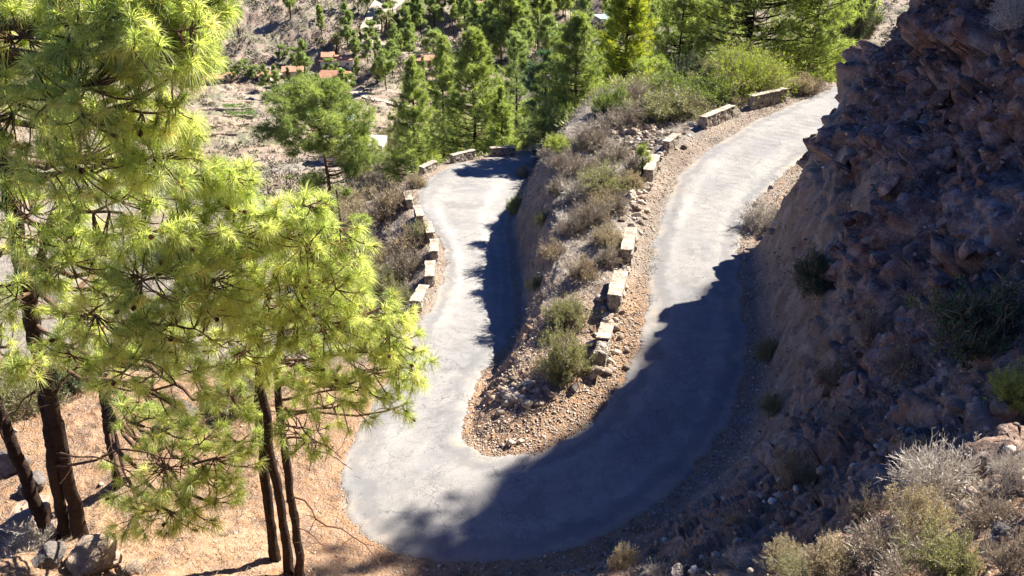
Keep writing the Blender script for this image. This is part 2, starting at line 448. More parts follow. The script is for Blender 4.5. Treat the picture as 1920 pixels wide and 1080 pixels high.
def mat_ground():
    k = NT('stony earth')
    m = k.n('ShaderNodeAttribute', attribute_name='mask'); sep = k.n('ShaderNodeSeparateColor'); k.t.links.new(m.outputs['Color'], sep.inputs[0])
    sand, rock, scrub = sep.outputs[0], sep.outputs[1], sep.outputs[2]
    far = m.outputs['Alpha']
    n1 = k.noise(.8, 6, .65); n2 = k.noise(5, 6, .7); n3 = k.noise(22, 4, .7)
    # soil: brown-grey earth
    soil = k.ramp(k.math('ADD', k.math('MULTIPLY', n1, .5), k.math('MULTIPLY', n2, .5)), [(.3, (.14, .11, .085)), (.5, (.25, .20, .155)), (.7, (.38, .31, .24))])
    sandc = k.ramp(k.math('ADD', k.math('MULTIPLY', n1, .5), k.math('MULTIPLY', n2, .5)), [(.3, (.21, .115, .06)), (.5, (.34, .20, .11)), (.7, (.45, .29, .17))])
    lit = k.ramp(k.noise(1.3, 7, .75), [(.5, 0.0), (.6, 1.0)])
    sandc = k.mix(k.math('MULTIPLY', lit, .75), sandc, (.15, .09, .055))
    base = k.mix(sand, soil, sandc)
    # gravel: every little stone has its own grey
    gv = k.ramp(k.vor(14, out='Color'), [(0, (.10, .09, .08)), (.5, (.24, .21, .18)), (1, (.46, .42, .36))])
    gmask = k.ramp(k.math('ADD', k.noise(2.3, 4), k.math('MULTIPLY', k.math('SUBTRACT', k.vor(14), .5), .25)), [(.44, 0.0), (.52, 1.0)])
    base = k.mix(k.math('MULTIPLY', gmask, k.math('SUBTRACT', .75, k.math('MULTIPLY', sand, .5))), base, gv)
    # dry slope colours
    sc1 = k.ramp(k.math('ADD', k.math('MULTIPLY', k.noise(.25, 6, .7), .6), k.math('MULTIPLY', k.noise(1.4, 5, .7), .4)), [(.34, (.11, .095, .08)), (.46, (.20, .175, .15)), (.56, (.28, .245, .21)), (.7, (.38, .32, .25))])
    base = k.mix(scrub, base, sc1)
    fv = k.ramp(k.noise(.06, 6, .7), [(.38, (.30, .20, .14)), (.5, (.33, .26, .19)), (.6, (.17, .17, .085))])
    base = k.mix(k.math('MULTIPLY', far, .6), base, fv)
    # rock
    rn = k.noise(.55, 7, .65, dist=.5); rn2 = k.noise(2.7, 7, .7)
    rc = k.ramp(k.math('ADD', k.math('MULTIPLY', rn, .55), k.math('MULTIPLY', rn2, .45)), [(.35, (.045, .028, .026)), (.44, (.14, .085, .072)), (.51, (.26, .165, .135)), (.58, (.40, .28, .23)), (.68, (.58, .50, .44))])
    ochre = k.ramp(k.noise(.45, 4, .6), [(.56, 0.0), (.66, 1.0)])
    rc = k.mix(k.math('MULTIPLY', ochre, .55), rc, (.36, .17, .09))
    lich = k.ramp(k.noise(1.3, 8, .75), [(.55, 0.0), (.6, 1.0)])
    rc = k.mix(k.math('MULTIPLY', lich, .6), rc, (.37, .36, .33))
    base = k.mix(rock, base, rc)
    clay = k.attr('clay')
    cc = k.ramp(k.noise(1.1, 6, .7), [(.35, (.23, .15, .10)), (.55, (.42, .30, .20)), (.7, (.56, .44, .32))])
    base = k.mix(clay, base, cc)
    h = k.math('ADD', k.math('MULTIPLY', n2, .9), k.math('ADD', k.math('MULTIPLY', n3, .3), k.math('MULTIPLY', k.math('MULTIPLY', k.vor(14), gmask), -.35)))
    return k.done(k.pbsdf(base, .95, k.bump(h, .09, 1.0), .15))

M = {}
M['road'] = mat_road(); M['ground'] = mat_ground()
# ------------------------------------------------------------------ land surface (one sheet, denser where it is near and steep)
def build_land():
    az = np.concatenate([np.linspace(-62, -36, 60)[:-1], np.linspace(-36, 36, 1000)[:-1], np.linspace(36, 80, 160)])
    rad = np.concatenate([np.linspace(2.5, 9, 50)[:-1], np.arange(9, 48, .085), np.geomspace(48, 110, 260)[1:], np.geomspace(110, 460, 420)[1:], np.geomspace(460, 800, 16)[1:]])
    A, Q = np.meshgrid(np.radians(az), rad)
    X, Y = Q * np.sin(A), Q * np.cos(A)
    x, y = X.ravel(), Y.ravel()
    nr, na = X.shape
    wn = nearw(x, y)
    d = np.where(wn > .5, samp(FD, x, y), 30.)
    s = samp(FS, x, y); side = np.round(samp(FSIDE, x, y))
    z = height(x, y) + relief(x, y)
    # tuck the sheet a little under the road surface
    z = z - .05 * (1 - sstep(0, .15, d)) * (wn > .5)
    e = .15
    gxn = (height(x + e, y) - height(x - e, y)) / (2 * e); gyn = (height(x, y + e) - height(x, y - e)) / (2 * e)
    N = np.column_stack([-gxn, -gyn, np.ones_like(gxn)]); N /= np.linalg.norm(N, axis=1)[:, None]
    steep = 1 - N[:, 2]
    P = np.column_stack([x, y, z])
    outer = (side > 1.5) & (wn > .5)
    cliffy = outer * sstep(22.5, 26, s) * sstep(.9, 2.2, d) * (y < 80)
    clay = outer * sstep(24, 27, s) * (1 - sstep(33, 36, s)) * sstep(.8, 1.2, d) * (1 - sstep(2.4, 3.8, d + fbm(P * .7, 3, 91) * 1.6))
    soilslope = cliffy * (1 - sstep(24.5, 29, s + fbm(P * .25, 2, 77) * 2.0))
    rocky = cliffy * (1 - clay * .8) * (1 - soilslope * .9)
    bank = ((side > .5) & (side < 1.5)) * sstep(.08, .3, steep) * sstep(.4, .9, d) * (wn > .5)
    leftcut = outer * (s < 13) * sstep(1.2, 2.5, d) * (d < 14)
    disp = np.zeros(len(x))
    m = (cliffy > .01) | (bank > .01) | (leftcut > .1)
    p = P[m]
    wob = np.column_stack([fbm(p * .5, 3, 3), fbm(p * .5, 3, 4), fbm(p * .5, 3, 5)]) * .9
    q = (p + wob)
    # steeply dipping joints
    q = q @ np.array([[1, .1, .15], [-.1, 1, .1], [-.15, -.1, .8]])
    v1, e1 = facets(q / 2.6, 11, .8); v2, e2 = facets(q / 1.05, 12, 1.0); v3, e3 = facets(q / .42, 13, 1.0)
    farc = 1 - .8 * sstep(32, 36, s[m])
    rel = v1 * .62 * farc + v2 * .36 * farc + v3 * .20 - np.exp(-e1 * 10) * .45 - np.exp(-e2 * 9) * .28 - np.exp(-e3 * 8) * .08 + fbm(p * 4.5, 3, 61) * .06
    small = v3 * .07 + fbm(p * 1.6, 5, 62) * .22 + v2 * .05
    r, b_, c_, l_ = rocky[m], bank[m], clay[m], leftcut[m]
    gull = fbm(p * np.array([1.5, 1.5, .18]), 3, 71) * .22 + fbm(p * 3., 3, 72) * .05
    disp[m] = rel * r + small * np.clip(soilslope[m] * .9 + b_ * .9 + l_ * .8, 0, 1) + gull * c_
    P = P + N * disp[:, None]
    # far hillside boulders
    fm = (y > 100)
    pf = P[fm]; vf, ef = facets(pf / 3.2, 21)
    P[fm, 2] += (vf * .22 + fbm(pf / 6., 3, 22) * 1.0) * sstep(120, 200, pf[:, 1])
    idx = np.arange(nr * na).reshape(nr, na)
    quads = np.stack([idx[:-1, :-1], idx[:-1, 1:], idx[1:, 1:], idx[1:, :-1]], -1).reshape(-1, 4)
    # masks
    nz = fbm(P * .35, 4, 81); nz2 = fbm(P / 22., 4, 82)
    leftknoll = outer * sstep(12.5, 14.5, s) * (1 - sstep(22, 24.5, s))
    verge = (wn > .5) * (1 - sstep(.9, 2.0, d + nz * .5))
    island = (side > .5) & (side < 1.5) & (wn > .5)
    apex = island * (1 - sstep(29, 34, y + nz * 1.5))
    upverge = (island) * (1 - sstep(1.2, 2.2, np.where(wn > .5, samp(FDU, x, y), 99) + nz * .3))
    sand = np.clip(leftknoll + apex * .62 + verge * .35 + upverge * .4 + outer * (s > 20) * (s < 25) * .55, 0, 1)
    flat = sstep(150, 190, y) * (1 - sstep(300, 325, y)) * (x < 0)
    sand = np.maximum(sand, flat * sstep(-.35, .1, nz2) * .75)
    scrub = np.clip((1 - sand) * np.where(island, .75, 1.0) * (1 - verge) * (wn < .5) + (1 - verge) * outer * (s < 13) * .7 + island * (1 - apex) * .6, 0, 1)
    soil_r = (P[:, 1] > 60) & (P[:, 1] < 150) & (P[:, 0] < 5)
    sand = np.where(soil_r, np.maximum(sand, sstep(-.1, .25, nz2) * .8), sand); scrub = np.where(soil_r, scrub * (1 - sand * .8), scrub)
    far = sstep(110, 200, y)
    rock = np.clip(rocky + bank * .35 * sstep(.25, .5, steep) + soilslope * .55, 0, 1)
    mask = np.column_stack([sand, rock, scrub * (1 - rock), far])
    clayv = np.clip(clay * .85 + bank * .5 * sstep(.3, .5, steep), 0, 1)
    # angular joint blocks standing out of the cliff face
    rng = np.random.default_rng(808)
    pool = np.nonzero((rocky > .3) & (d > 1.6) & (Q.ravel() < 62) & (np.abs(np.degrees(A.ravel())) < 46))[0]
    wq = Q.ravel()[pool] * .085 * np.radians(.072) * Q.ravel()[pool] / np.maximum(N[pool, 2], .2) ** 1.0
    pick = rng.choice(pool, 1700, replace=False)
    protos = []
    for sd in range(10):
        r2 = np.random.default_rng(sd + 400); bm = bmesh.new(); bmesh.ops.create_icosphere(bm, subdivisions=3, radius=1)
        v = np.array([q.co[:] for q in bm.verts]); f = np.array([[q.index for q in fa.verts] for fa in bm.faces]); bm.free()
        for _ in range(20):
            nn_ = rdirs0(1, r2)[0]; c = r2.uniform(.36, .62); v = v - np.clip(v @ nn_ - c, 0, None)[:, None] * nn_
        v = v * np.array([1.4, .85, .7]); protos.append((v + fbm(v * 3.5 + sd, 3, sd)[:, None] * .03 * v * 1.25, f))
    VV, FF, n0 = [], [], 0
    for i_, pi in enumerate(pick):
        v, f = protos[i_ % 10]; sz = .10 + .62 * rng.uniform() ** 3.0; sz *= (1.25 if rocky[pi] > .7 else .7)
        an = rng.normal(.5, .5); R1 = np.array(Matrix.Rotation(an, 3, 'Z') @ Matrix.Rotation(rng.normal(-.45, .35), 3, 'Y') @ Matrix.Rotation(rng.uniform(0, 6.3), 3, 'X'))
        VV.append((v * sz) @ R1.T + P[pi] - N[pi] * sz * .12); FF.append(f + n0); n0 += len(v)
    me = mesh_from('cliff_rocks', np.vstack(VV), tris=np.vstack(FF), mats=[M['ground']])
    set_attr(me, 'mask', np.tile([0., 1., 0., 0.], (n0, 1))); set_attr(me, 'clay', np.zeros(n0))
    tag(link('cliff_rocks', me), kind='structure')
    # split into named surfaces
    fc = P[quads].mean(1)
    cl = cliffy[quads].mean(1) > .35
    hl = (fc[:, 1] > 96) & ~cl
    for nm, sel in (('cliff', cl), ('hillside', hl), ('ground', ~cl & ~hl)):
        qs = quads[sel]; used, inv = np.unique(qs, return_inverse=True)
        me = mesh_from(nm, P[used], quads=inv.reshape(-1, 4), mats=[M['ground']], smooth=(nm != 'cliff'))
        set_attr(me, 'mask', mask[used]); set_attr(me, 'clay', clayv[used])
        tag(link(nm, me), kind='structure')
build_land()

def build_road():
    n = 1800; m = 40
    so = np.linspace(0, len(oe) - 1, n); k = np.arange(len(oe))
    O = np.column_stack([np.interp(so, k, oe[:, 0]), np.interp(so, k, oe[:, 1])]); I = np.column_stack([np.interp(so, k, ie[:, 0]), np.interp(so, k, ie[:, 1])])
    dirv = (O - I); L = np.linalg.norm(dirv, axis=1)[:, None]; dirv /= L
    # ragged, crumbled edges
    pn = np.column_stack([O * 1.1, np.zeros(n)]); rag = fbm(pn, 6, 51, .68)[:, None] * .5; rag2 = fbm(np.column_stack([I * 1.1, np.zeros(n)]), 6, 52, .68)[:, None] * .5
    O = O + dirv * (rag + .02); I = I - dirv * (rag2 + .02)
    t = np.linspace(0, 1, m)
    X = I[:, None, 0] * (1 - t) + O[:, None, 0] * t; Y = I[:, None, 1] * (1 - t) + O[:, None, 1] * t
    x, y = X.ravel(), Y.ravel()
    edge = (np.minimum(t, 1 - t)[None, :] * np.linalg.norm(O - I, axis=1)[:, None]).ravel()
    z = samp(FH, x, y) + .03 * sstep(0, .8, edge) + .012 * fbm(np.column_stack([x, y, x * 0]) * .7, 3, 53) - .05 * (1 - sstep(0, .12, edge)) + .012
    idx = np.arange(n * m).reshape(n, m)
    quads = np.stack([idx[:-1, :-1], idx[:-1, 1:], idx[1:, 1:], idx[1:, :-1]], -1).reshape(-1, 4)
    me = mesh_from('road', np.column_stack([x, y, z]), quads=quads, mats=[M['road']], smooth=True)
    set_attr(me, 'edge', edge); set_attr(me, 'lat', np.tile(t, n))
    ro = tag(link('road', me), kind='structure')
build_road()
# ------------------------------------------------------------------ plant geometry
M['needle_near'] = mat_foliage('yellow green pine needles', (.22, .305, .085), (.60, .64, .28), .72, 1.3, tip=(.76, .72, .42), tcol=(1, .98, .55), dead=(.34, .24, .10))
M['needle_mid'] = mat_foliage('green pine needles', (.12, .16, .045), (.35, .40, .13), .55, .5, tip=(.36, .4, .15), tcol=(.95, 1, .5))
M['needle_blue'] = mat_foliage('grey green pine needles', (.075, .12, .035), (.30, .36, .115), .5, .5, tip=(.42, .46, .18), tcol=(1, 1, .5))
M['needle_bright'] = mat_foliage('bright pine needles', (.16, .21, .02), (.40, .43, .06), .55, .5, tip=(.5, .5, .1), tcol=(1, 1, .4))
M['needle_far'] = mat_foliage('hazed pine needles', (.12, .17, .06), (.31, .37, .14), .5, .1, tcol=(.95, 1, .6))  # distance haze over the far pines is mixed into this needle colour
M['needle_dark'] = mat_foliage('dark pine needles', (.03, .075, .04), (.09, .16, .07), .32, .5, tcol=(.9, 1, .6))
M['bark'] = mat_simple('pine bark', (.010, .007, .006), (.055, .03, .02), 6, .95, .06)  # backlit darkness of the trunks is put into this near-black bark colour
M['bark_warm'] = mat_simple('warm pine bark', (.06, .032, .02), (.18, .10, .06), 6, .95, .02)
M['deadwood'] = mat_simple('grey dead wood', (.2, .16, .13), (.42, .36, .30), 12, .9, .01)
M['cone'] = mat_simple('brown cone', (.09, .03, .012), (.22, .08, .03), 30, .7, .01)
M['twig_grey'] = mat_foliage('dry grey twigs', (.18, .15, .11), (.38, .335, .265), .12, 2, tcol=(1, .9, .8))
M['twig_brown'] = mat_foliage('dry brown twigs', (.14, .11, .085), (.32, .26, .20), .15, 2, tcol=(1, .85, .7))
M['twig_pale'] = mat_foliage('bleached twigs', (.38, .34, .29), (.62, .57, .5), .1, 2, tcol=(1, .95, .9))
M['straw'] = mat_foliage('dry straw', (.24, .19, .11), (.46, .40, .27), .35, 2, tcol=(1, .9, .6))
M['leaf_olive'] = mat_foliage('olive leaves', (.11, .125, .05), (.29, .29, .13), .35, 1.5, tcol=(1, 1, .5))
M['leaf_green'] = mat_foliage('green leaves', (.08, .13, .03), (.22, .30, .07), .45, 1.5, tcol=(1, 1, .4))
M['leaf_lime'] = mat_foliage('lime green leaves', (.17, .24, .03), (.36, .43, .07), .5, 1.5, tcol=(1, 1, .4))
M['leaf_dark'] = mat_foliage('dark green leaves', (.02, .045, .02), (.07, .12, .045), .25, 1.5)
M['flower_yellow'] = mat_foliage('yellow flowers', (.45, .25, .02), (.65, .42, .03), .4, 3)

def rdirs(n, rng):
    v = rng.normal(size=(n, 3)); return v / np.linalg.norm(v, axis=1)[:, None]
def nrm(v): return v / np.maximum(np.linalg.norm(v, axis=-1, keepdims=True), 1e-9)

class Acc:
    def __init__(s): s.v = []; s.t = []; s.q = []; s.a = []; s.n = 0
    def add(s, v, t=None, q=None, tone=0.5):
        v = np.asarray(v, float).reshape(-1, 3)
        if t is not None and len(t): s.t.append(np.asarray(t) + s.n)
        if q is not None and len(q): s.q.append(np.asarray(q) + s.n)
        s.v.append(v); s.a.append(np.broadcast_to(np.asarray(tone, float), (len(v),)) if np.ndim(tone) == 0 else np.asarray(tone, float)); s.n += len(v)
    def mesh(s, name, mats, smooth=False):
        me = mesh_from(name, np.vstack(s.v), np.vstack(s.t) if s.t else None, np.vstack(s.q) if s.q else None, mats, smooth)
        set_attr(me, 'tone', np.concatenate(s.a)); return me

def tube(acc, pts, rad, k=6, tone=.5, cap_=False, rough=0, rng=None):
    pts = np.asarray(pts, float); n = len(pts); rad = np.broadcast_to(np.asarray(rad, float), (n,))
    tan = np.gradient(pts, axis=0); tan = nrm(tan)
    ref = np.array([.31, .17, .93]) if abs(tan[0, 2]) < .8 else np.array([1., .1, 0])
    u = nrm(np.cross(tan, ref)); v = np.cross(tan, u)
    an = np.arange(k) * 2 * math.pi / k
    rr = rad[:, None] * np.ones(k)[None, :]
    if rough: rr = rr * (1 + rough * (rng or RNG).uniform(-1, 1, (n, k)))
    V = pts[:, None, :] + rr[..., None] * (np.cos(an)[None, :, None] * u[:, None, :] + np.sin(an)[None, :, None] * v[:, None, :])
    idx = np.arange(n * k).reshape(n, k); nx = np.roll(idx, -1, axis=1)
    q = np.stack([idx[:-1], nx[:-1], nx[1:], idx[1:]], -1).reshape(-1, 4)
    acc.add(V.reshape(-1, 3), q=q, tone=tone)

def ribbons(acc, A, B, w0, w1, bend=None, tone=None, rng=None):
    """many thin bent blades from A to B (N,3)"""
    rng = rng or RNG; n = len(A)
    d = B - A; side = nrm(np.cross(d, rdirs(n, rng)))
    mid = (A + B) / 2 + (bend if bend is not None else 0)
    w0 = np.broadcast_to(w0, (n,))[:, None]; w1 = np.broadcast_to(w1, (n,))[:, None]
    V = np.stack([A - side * w0 / 2, A + side * w0 / 2, mid - side * (w0 + w1) / 4, mid + side * (w0 + w1) / 4, B - side * w1 / 2, B + side * w1 / 2], 1)
    b = (np.arange(n) * 6)[:, None]
    q = np.concatenate([b + np.array([[0, 1, 3, 2]]), b + np.array([[2, 3, 5, 4]])])
    tn = np.repeat(rng.uniform(0, 1, n) if tone is None else np.broadcast_to(tone, (n,)), 6)
    acc.add(V.reshape(-1, 3), q=q, tone=tn)

def tufts(acc, C, AX, L, n, width, droop=.18, spread=1.0, rng=None, tone=None, two=True):
    """pom-pom shoots of long needles: C centres, AX shoot directions"""
    rng = rng or RNG; T = len(C)
    C = np.repeat(C, n, 0); A = np.repeat(nrm(AX), n, 0); L = np.repeat(np.broadcast_to(L, (T,)), n)
    d = nrm(rdirs(T * n, rng) * spread + A * .62)
    base = C - A * (rng.uniform(0, .45, T * n) * L)[:, None]
    ln = (L * rng.uniform(.72, 1.08, T * n))[:, None]
    tip = base + d * ln + np.array([0, 0, -1.]) * droop * ln * (1 - d[:, 2:3] * .4)
    mid = base + d * ln * .52 + np.array([0, 0, .03]) * ln
    side = nrm(np.cross(d, rdirs(T * n, rng)))
    w = width
    tt = rng.uniform(.15, .85, T) if tone is None else tone
    tn = np.clip(np.repeat(tt, n) + rng.normal(0, .12, T * n), 0, 1)
    if two:
        V = np.stack([base - side * w * .5, base + side * w * .5, mid - side * w * .5, mid + side * w * .5, tip], 1)
        b = (np.arange(T * n) * 5)[:, None]
        acc.add(V.reshape(-1, 3), t=b + np.array([[2, 3, 4]]), q=b + np.array([[0, 1, 3, 2]]), tone=np.repeat(tn, 5))
    else:
        V = np.stack([base - side * w * .5, base + side * w * .5, tip], 1)
        b = (np.arange(T * n) * 3)[:, None]
        acc.add(V.reshape(-1, 3), t=b + np.array([[0, 1, 2]]), tone=np.repeat(tn, 3))

def curve(a, b, rng, n=7, sag=.0, wob=.08):
    a, b = np.asarray(a, float), np.asarray(b, float); t = np.linspace(0, 1, n)[:, None]; L = np.linalg.norm(b - a)
    off = rng.normal(0, wob * L, (n, 3)); off[0] = off[-1] = 0
    off = (off + np.roll(off, 1, 0) + np.roll(off, -1, 0)) / 3; off[0] = off[-1] = 0
    return a + (b - a) * t + off + np.array([0, 0, 1.]) * sag * L * (4 * t * (1 - t))

# ---- cone (three sizes shared)
def cone_mesh():
    a = Acc(); rng = np.random.default_rng(3)
    for i in range(9):
        z = i / 8 * .09; r = .030 * math.sin(math.pi * (.12 + .8 * i / 8)) + .004
        n = 7
        for j in range(n):
            an = 2 * math.pi * (j / n + i * .38)
            c = np.array([math.cos(an) * r, math.sin(an) * r, z]); o = np.array([math.cos(an), math.sin(an), .5]) * .012; s = np.array([-math.sin(an), math.cos(an), 0]) * .011
            a.add([c - s - [0, 0, .008], c + s - [0, 0, .008], c + o + s * .6, c + o - s * .6, c + o * 1.3 + [0, 0, -.004]], t=[[3, 2, 4]], q=[[0, 1, 2, 3]])
    tube(a, [[0, 0, -.01], [0, 0, .045], [0, 0, .10]], [.02, .026, .006], 8)
    me = a.mesh('cone', [M['cone']]); return me
CONE = cone_mesh()

def near_pine(label, trunk, rad, clumps, seed, ncone=16, needle=.33, nn=90, wid=.0085, dead=(), group=None, fork=None, den=1.0):
    """foreground pine: trunk polyline (world), clumps [(centre, (rx,ry,rz), ntufts)] -> Empty with trunk, branches, crown, cones"""
    rng = np.random.default_rng(seed)
    trunk = np.asarray(trunk, float); root = trunk[0].copy()
    e = empty('pine_tree', root); tag(e, label, 'pine tree', group)
    tk = trunk - root
    n = 70; s = np.linspace(0, len(tk) - 1, n); k = np.arange(len(tk))
    tp = np.column_stack([np.interp(s, k, tk[:, c]) for c in range(3)])
    for _ in range(2): tp[1:-1] = (tp[:-2] + 2 * tp[1:-1] + tp[2:]) / 4
    tp += np.column_stack([fbm(tp * .9 + seed, 3, seed), fbm(tp * .9 + seed, 3, seed + 1), tp[:, 2] * 0]) * .09
    rr = np.interp(np.linspace(0, 1, n), [0, .06, .5, 1], [rad * 1.35, rad, rad * .78, rad * .3])
    at = Acc(); tp2 = np.vstack([tp[0] - [0, 0, .5], tp]); tube(at, tp2, np.concatenate([[rr[0]], rr]), 16, rough=.14, rng=rng)
    ab = Acc(); ac = Acc(); ends = []
    for c, r, nt_ in clumps:
        c = np.asarray(c, float) - root; r = np.asarray(r, float) * np.ones(3)
        # limbs leave the trunk below the clump
        h = c[2] - rng.uniform(.1, .35) * np.linalg.norm((c - tp[-1])[:2]) - .2
        ti = int(np.clip(np.searchsorted(tp[:, 2], h), 12, n - 1))
        b0 = tp[ti]
        nb = max(2, int(nt_ / 16)); br = []
        main = curve(b0, c, rng, 9, sag=-.04, wob=.05)
        L = np.linalg.norm(c - b0); rb = min(rad * .42, .02 + .016 * L)
        tube(ab, main, np.linspace(rb, rb * .4, 9), 6, rough=.1, rng=rng)
        br.append(main[5:])
        for _ in range(nb):
            tgt = c + rdirs(1, rng)[0] * r * .7
            st = main[rng.integers(4, 9)]
            m = curve(st, tgt, rng, 6, sag=-.05, wob=.07); tube(ab, m, np.linspace(rb * .42, rb * .2, 6), 5)
            br.append(m)
        B = np.vstack(br)
        u = rdirs(int(nt_ * den), rng) * rng.uniform(.35, 1.0, (int(nt_ * den), 1)) ** .6
        C = c + u * r * 1.3
        for p in C:
            j = ((B - p) ** 2).sum(1).argmin(); q = B[j]
            m = curve(q, p, rng, 5, sag=-.08, wob=.06)
            tube(ab, m, np.linspace(.016, .009, 5), 4)
            ax = nrm((p - m[-2])[None])[0] * .7 + nrm((p - c)[None])[0] * .35 + [0, 0, .3]
            ends.append((p, ax))
    C = np.array([p for p, _ in ends]); AX = np.array([x for _, x in ends])
    L = needle * rng.uniform(.6, 1.2, len(C))
    tone = np.clip(rng.normal(.52, .2, len(C)), .05, .98)
    tufts(ac, C, AX, L, nn, wid, rng=rng, tone=tone, droop=.22)
    deads = []
    for a, b, r0 in dead:
        a = np.asarray(a, float) - root; a = tp[((tp - a) ** 2).sum(1).argmin()] + root
        ad = Acc(); deads.append(ad); m = curve(np.asarray(a) - root, np.asarray(b) - root, rng, 10, sag=.06, wob=.05); tube(ad, m, np.linspace(r0, r0 * .3, 10), 5)
        for _ in range(9):
            j = rng.integers(3, 9); tw = curve(m[j], m[j] + rdirs(1, rng)[0] * rng.uniform(.25, .8) + [0, 0, -.15], rng, 6, wob=.12)
            tube(ad, tw, np.linspace(r0 * .35, .004, 6), 4)
    for ad in deads: link('dead_branch', ad.mesh('dead_branch', [M['bark_warm']], True), e)
    link('trunk', at.mesh('trunk', [M['bark']], True), e)
    link('branches', ab.mesh('branches', [M['bark_warm']], True), e)
    link('crown', ac.mesh('crown', [M['needle_near']]), e)
    sel = rng.permutation(len(C))[:ncone]
    for i in sel:
        o = link('cone', CONE, e); o.location = C[i] + nrm(AX[i][None])[0] * .05
        o.rotation_euler = Vector(AX[i]).to_track_quat('Z', 'Y').to_euler(); o.scale = (.95,) * 3
    return e

def pine_meshes(h, rad, seed, style='cone', nt_=600, tr=.5, nn=20, wid=.05, mat='needle_mid', bark='bark', tr_r=None, low=.18, two=False):
    """free-standing pine at the origin: (trunk mesh, crown mesh)"""
    rng = np.random.default_rng(seed)
    at = Acc(); ac = Acc()
    lean = rng.normal(0, .02, 2)
    zz = np.linspace(-.6, h * .98, 14); tp = np.column_stack([lean[0] * zz + .05 * np.sin(zz * .5 + seed), lean[1] * zz + .05 * np.cos(zz * .43 + seed), zz])
    r0 = tr_r or h * .015 + .03
    tube(at, tp, np.interp(zz, [0, h], [r0, .03]), 8, rough=.08, rng=rng)
    if style == 'cone': prof = lambda t: (1 - t) ** .8 * 1.12 + .07
    elif style == 'slim': prof = lambda t: np.minimum(1, (1 - t) * 1.8) * .8 + .25
    elif style == 'open': prof = lambda t: np.sin(np.clip(t, 0, 1) * 2.6 + .4) * .8 + .15
    else: prof = lambda t: np.sqrt(np.clip(1 - (2 * t - .85) ** 2 / 1.4, .05, 1))
    nbr = max(16, int(nt_ / (30 if style == 'round' and h > 6 else 9))); ts = np.sort(rng.uniform(0, 1, nbr)) ** .9; C = []; AX = []; tone = []
    for t in ts:
        z = h * (low + (1 - low) * t * .97); an = rng.uniform(0, 2 * math.pi); p0 = np.array([np.interp(z, zz, tp[:, 0]), np.interp(z, zz, tp[:, 1]), z])
        ln = rad * float(prof(t)) * rng.uniform(.55, 1.08)
        d = np.array([math.cos(an), math.sin(an), (.05 + .55 * t if style in ('cone', 'slim') else .25)])
        p1 = p0 + d * ln; p1[2] += ln * .12
        m = curve(p0, p1, rng, 7, sag=-.10, wob=.04); tube(at, m, np.linspace(.02 + .012 * ln, .012, 7), 4)
        k = max(4, int(nt_ / nbr * (.5 + ln / rad)))
        f = rng.uniform(.3, 1.0, k) ** .7; base = np.column_stack([np.interp(f, np.linspace(0, 1, 7), m[:, c]) for c in range(3)])
        off = rdirs(k, rng) * (ln * .22 * (1.15 - f * .5))[:, None] * np.array([1, 1, .55])
        if style == 'round' and h > 6:
            base = np.tile(m[-1] if rng.uniform() < .8 else m[4], (k, 1)); off = rdirs(k, rng) * rng.uniform(.75, 1.05, (k, 1)) * rad * rng.uniform(.15, .25) * np.array([1, 1, .72])
        pts = base + off
        C.append(pts); AX.append(nrm(off + d * ln * .25 + [0, 0, .25])); tone.append(np.clip(rng.normal(.5, .16) + rng.normal(0, .2, k), 0, 1))
    C.append(tp[-1] + rdirs(4, rng) * .2); AX.append(np.tile([0, 0, 1.], (4, 1))); tone.append(np.full(4, .6))
    C = np.vstack(C); AX = np.vstack(AX); tone = np.concatenate(tone)
    tufts(ac, C, AX, tr * rng.uniform(.75, 1.2, len(C)), nn, wid, rng=rng, tone=tone, two=two, droop=.12)
    return at.mesh('trunk', [M[bark]], True), ac.mesh('crown', [M[mat]])

def plant_tree(name, meshes, loc, label, cat, group=None, rz=0, sc=1.0, zs=1.0):
    e = empty(name, loc, rz); e.scale = (sc, sc, sc * zs); tag(e, label, cat, group)
    for nm, me in meshes: link(nm, me, e)
    return e

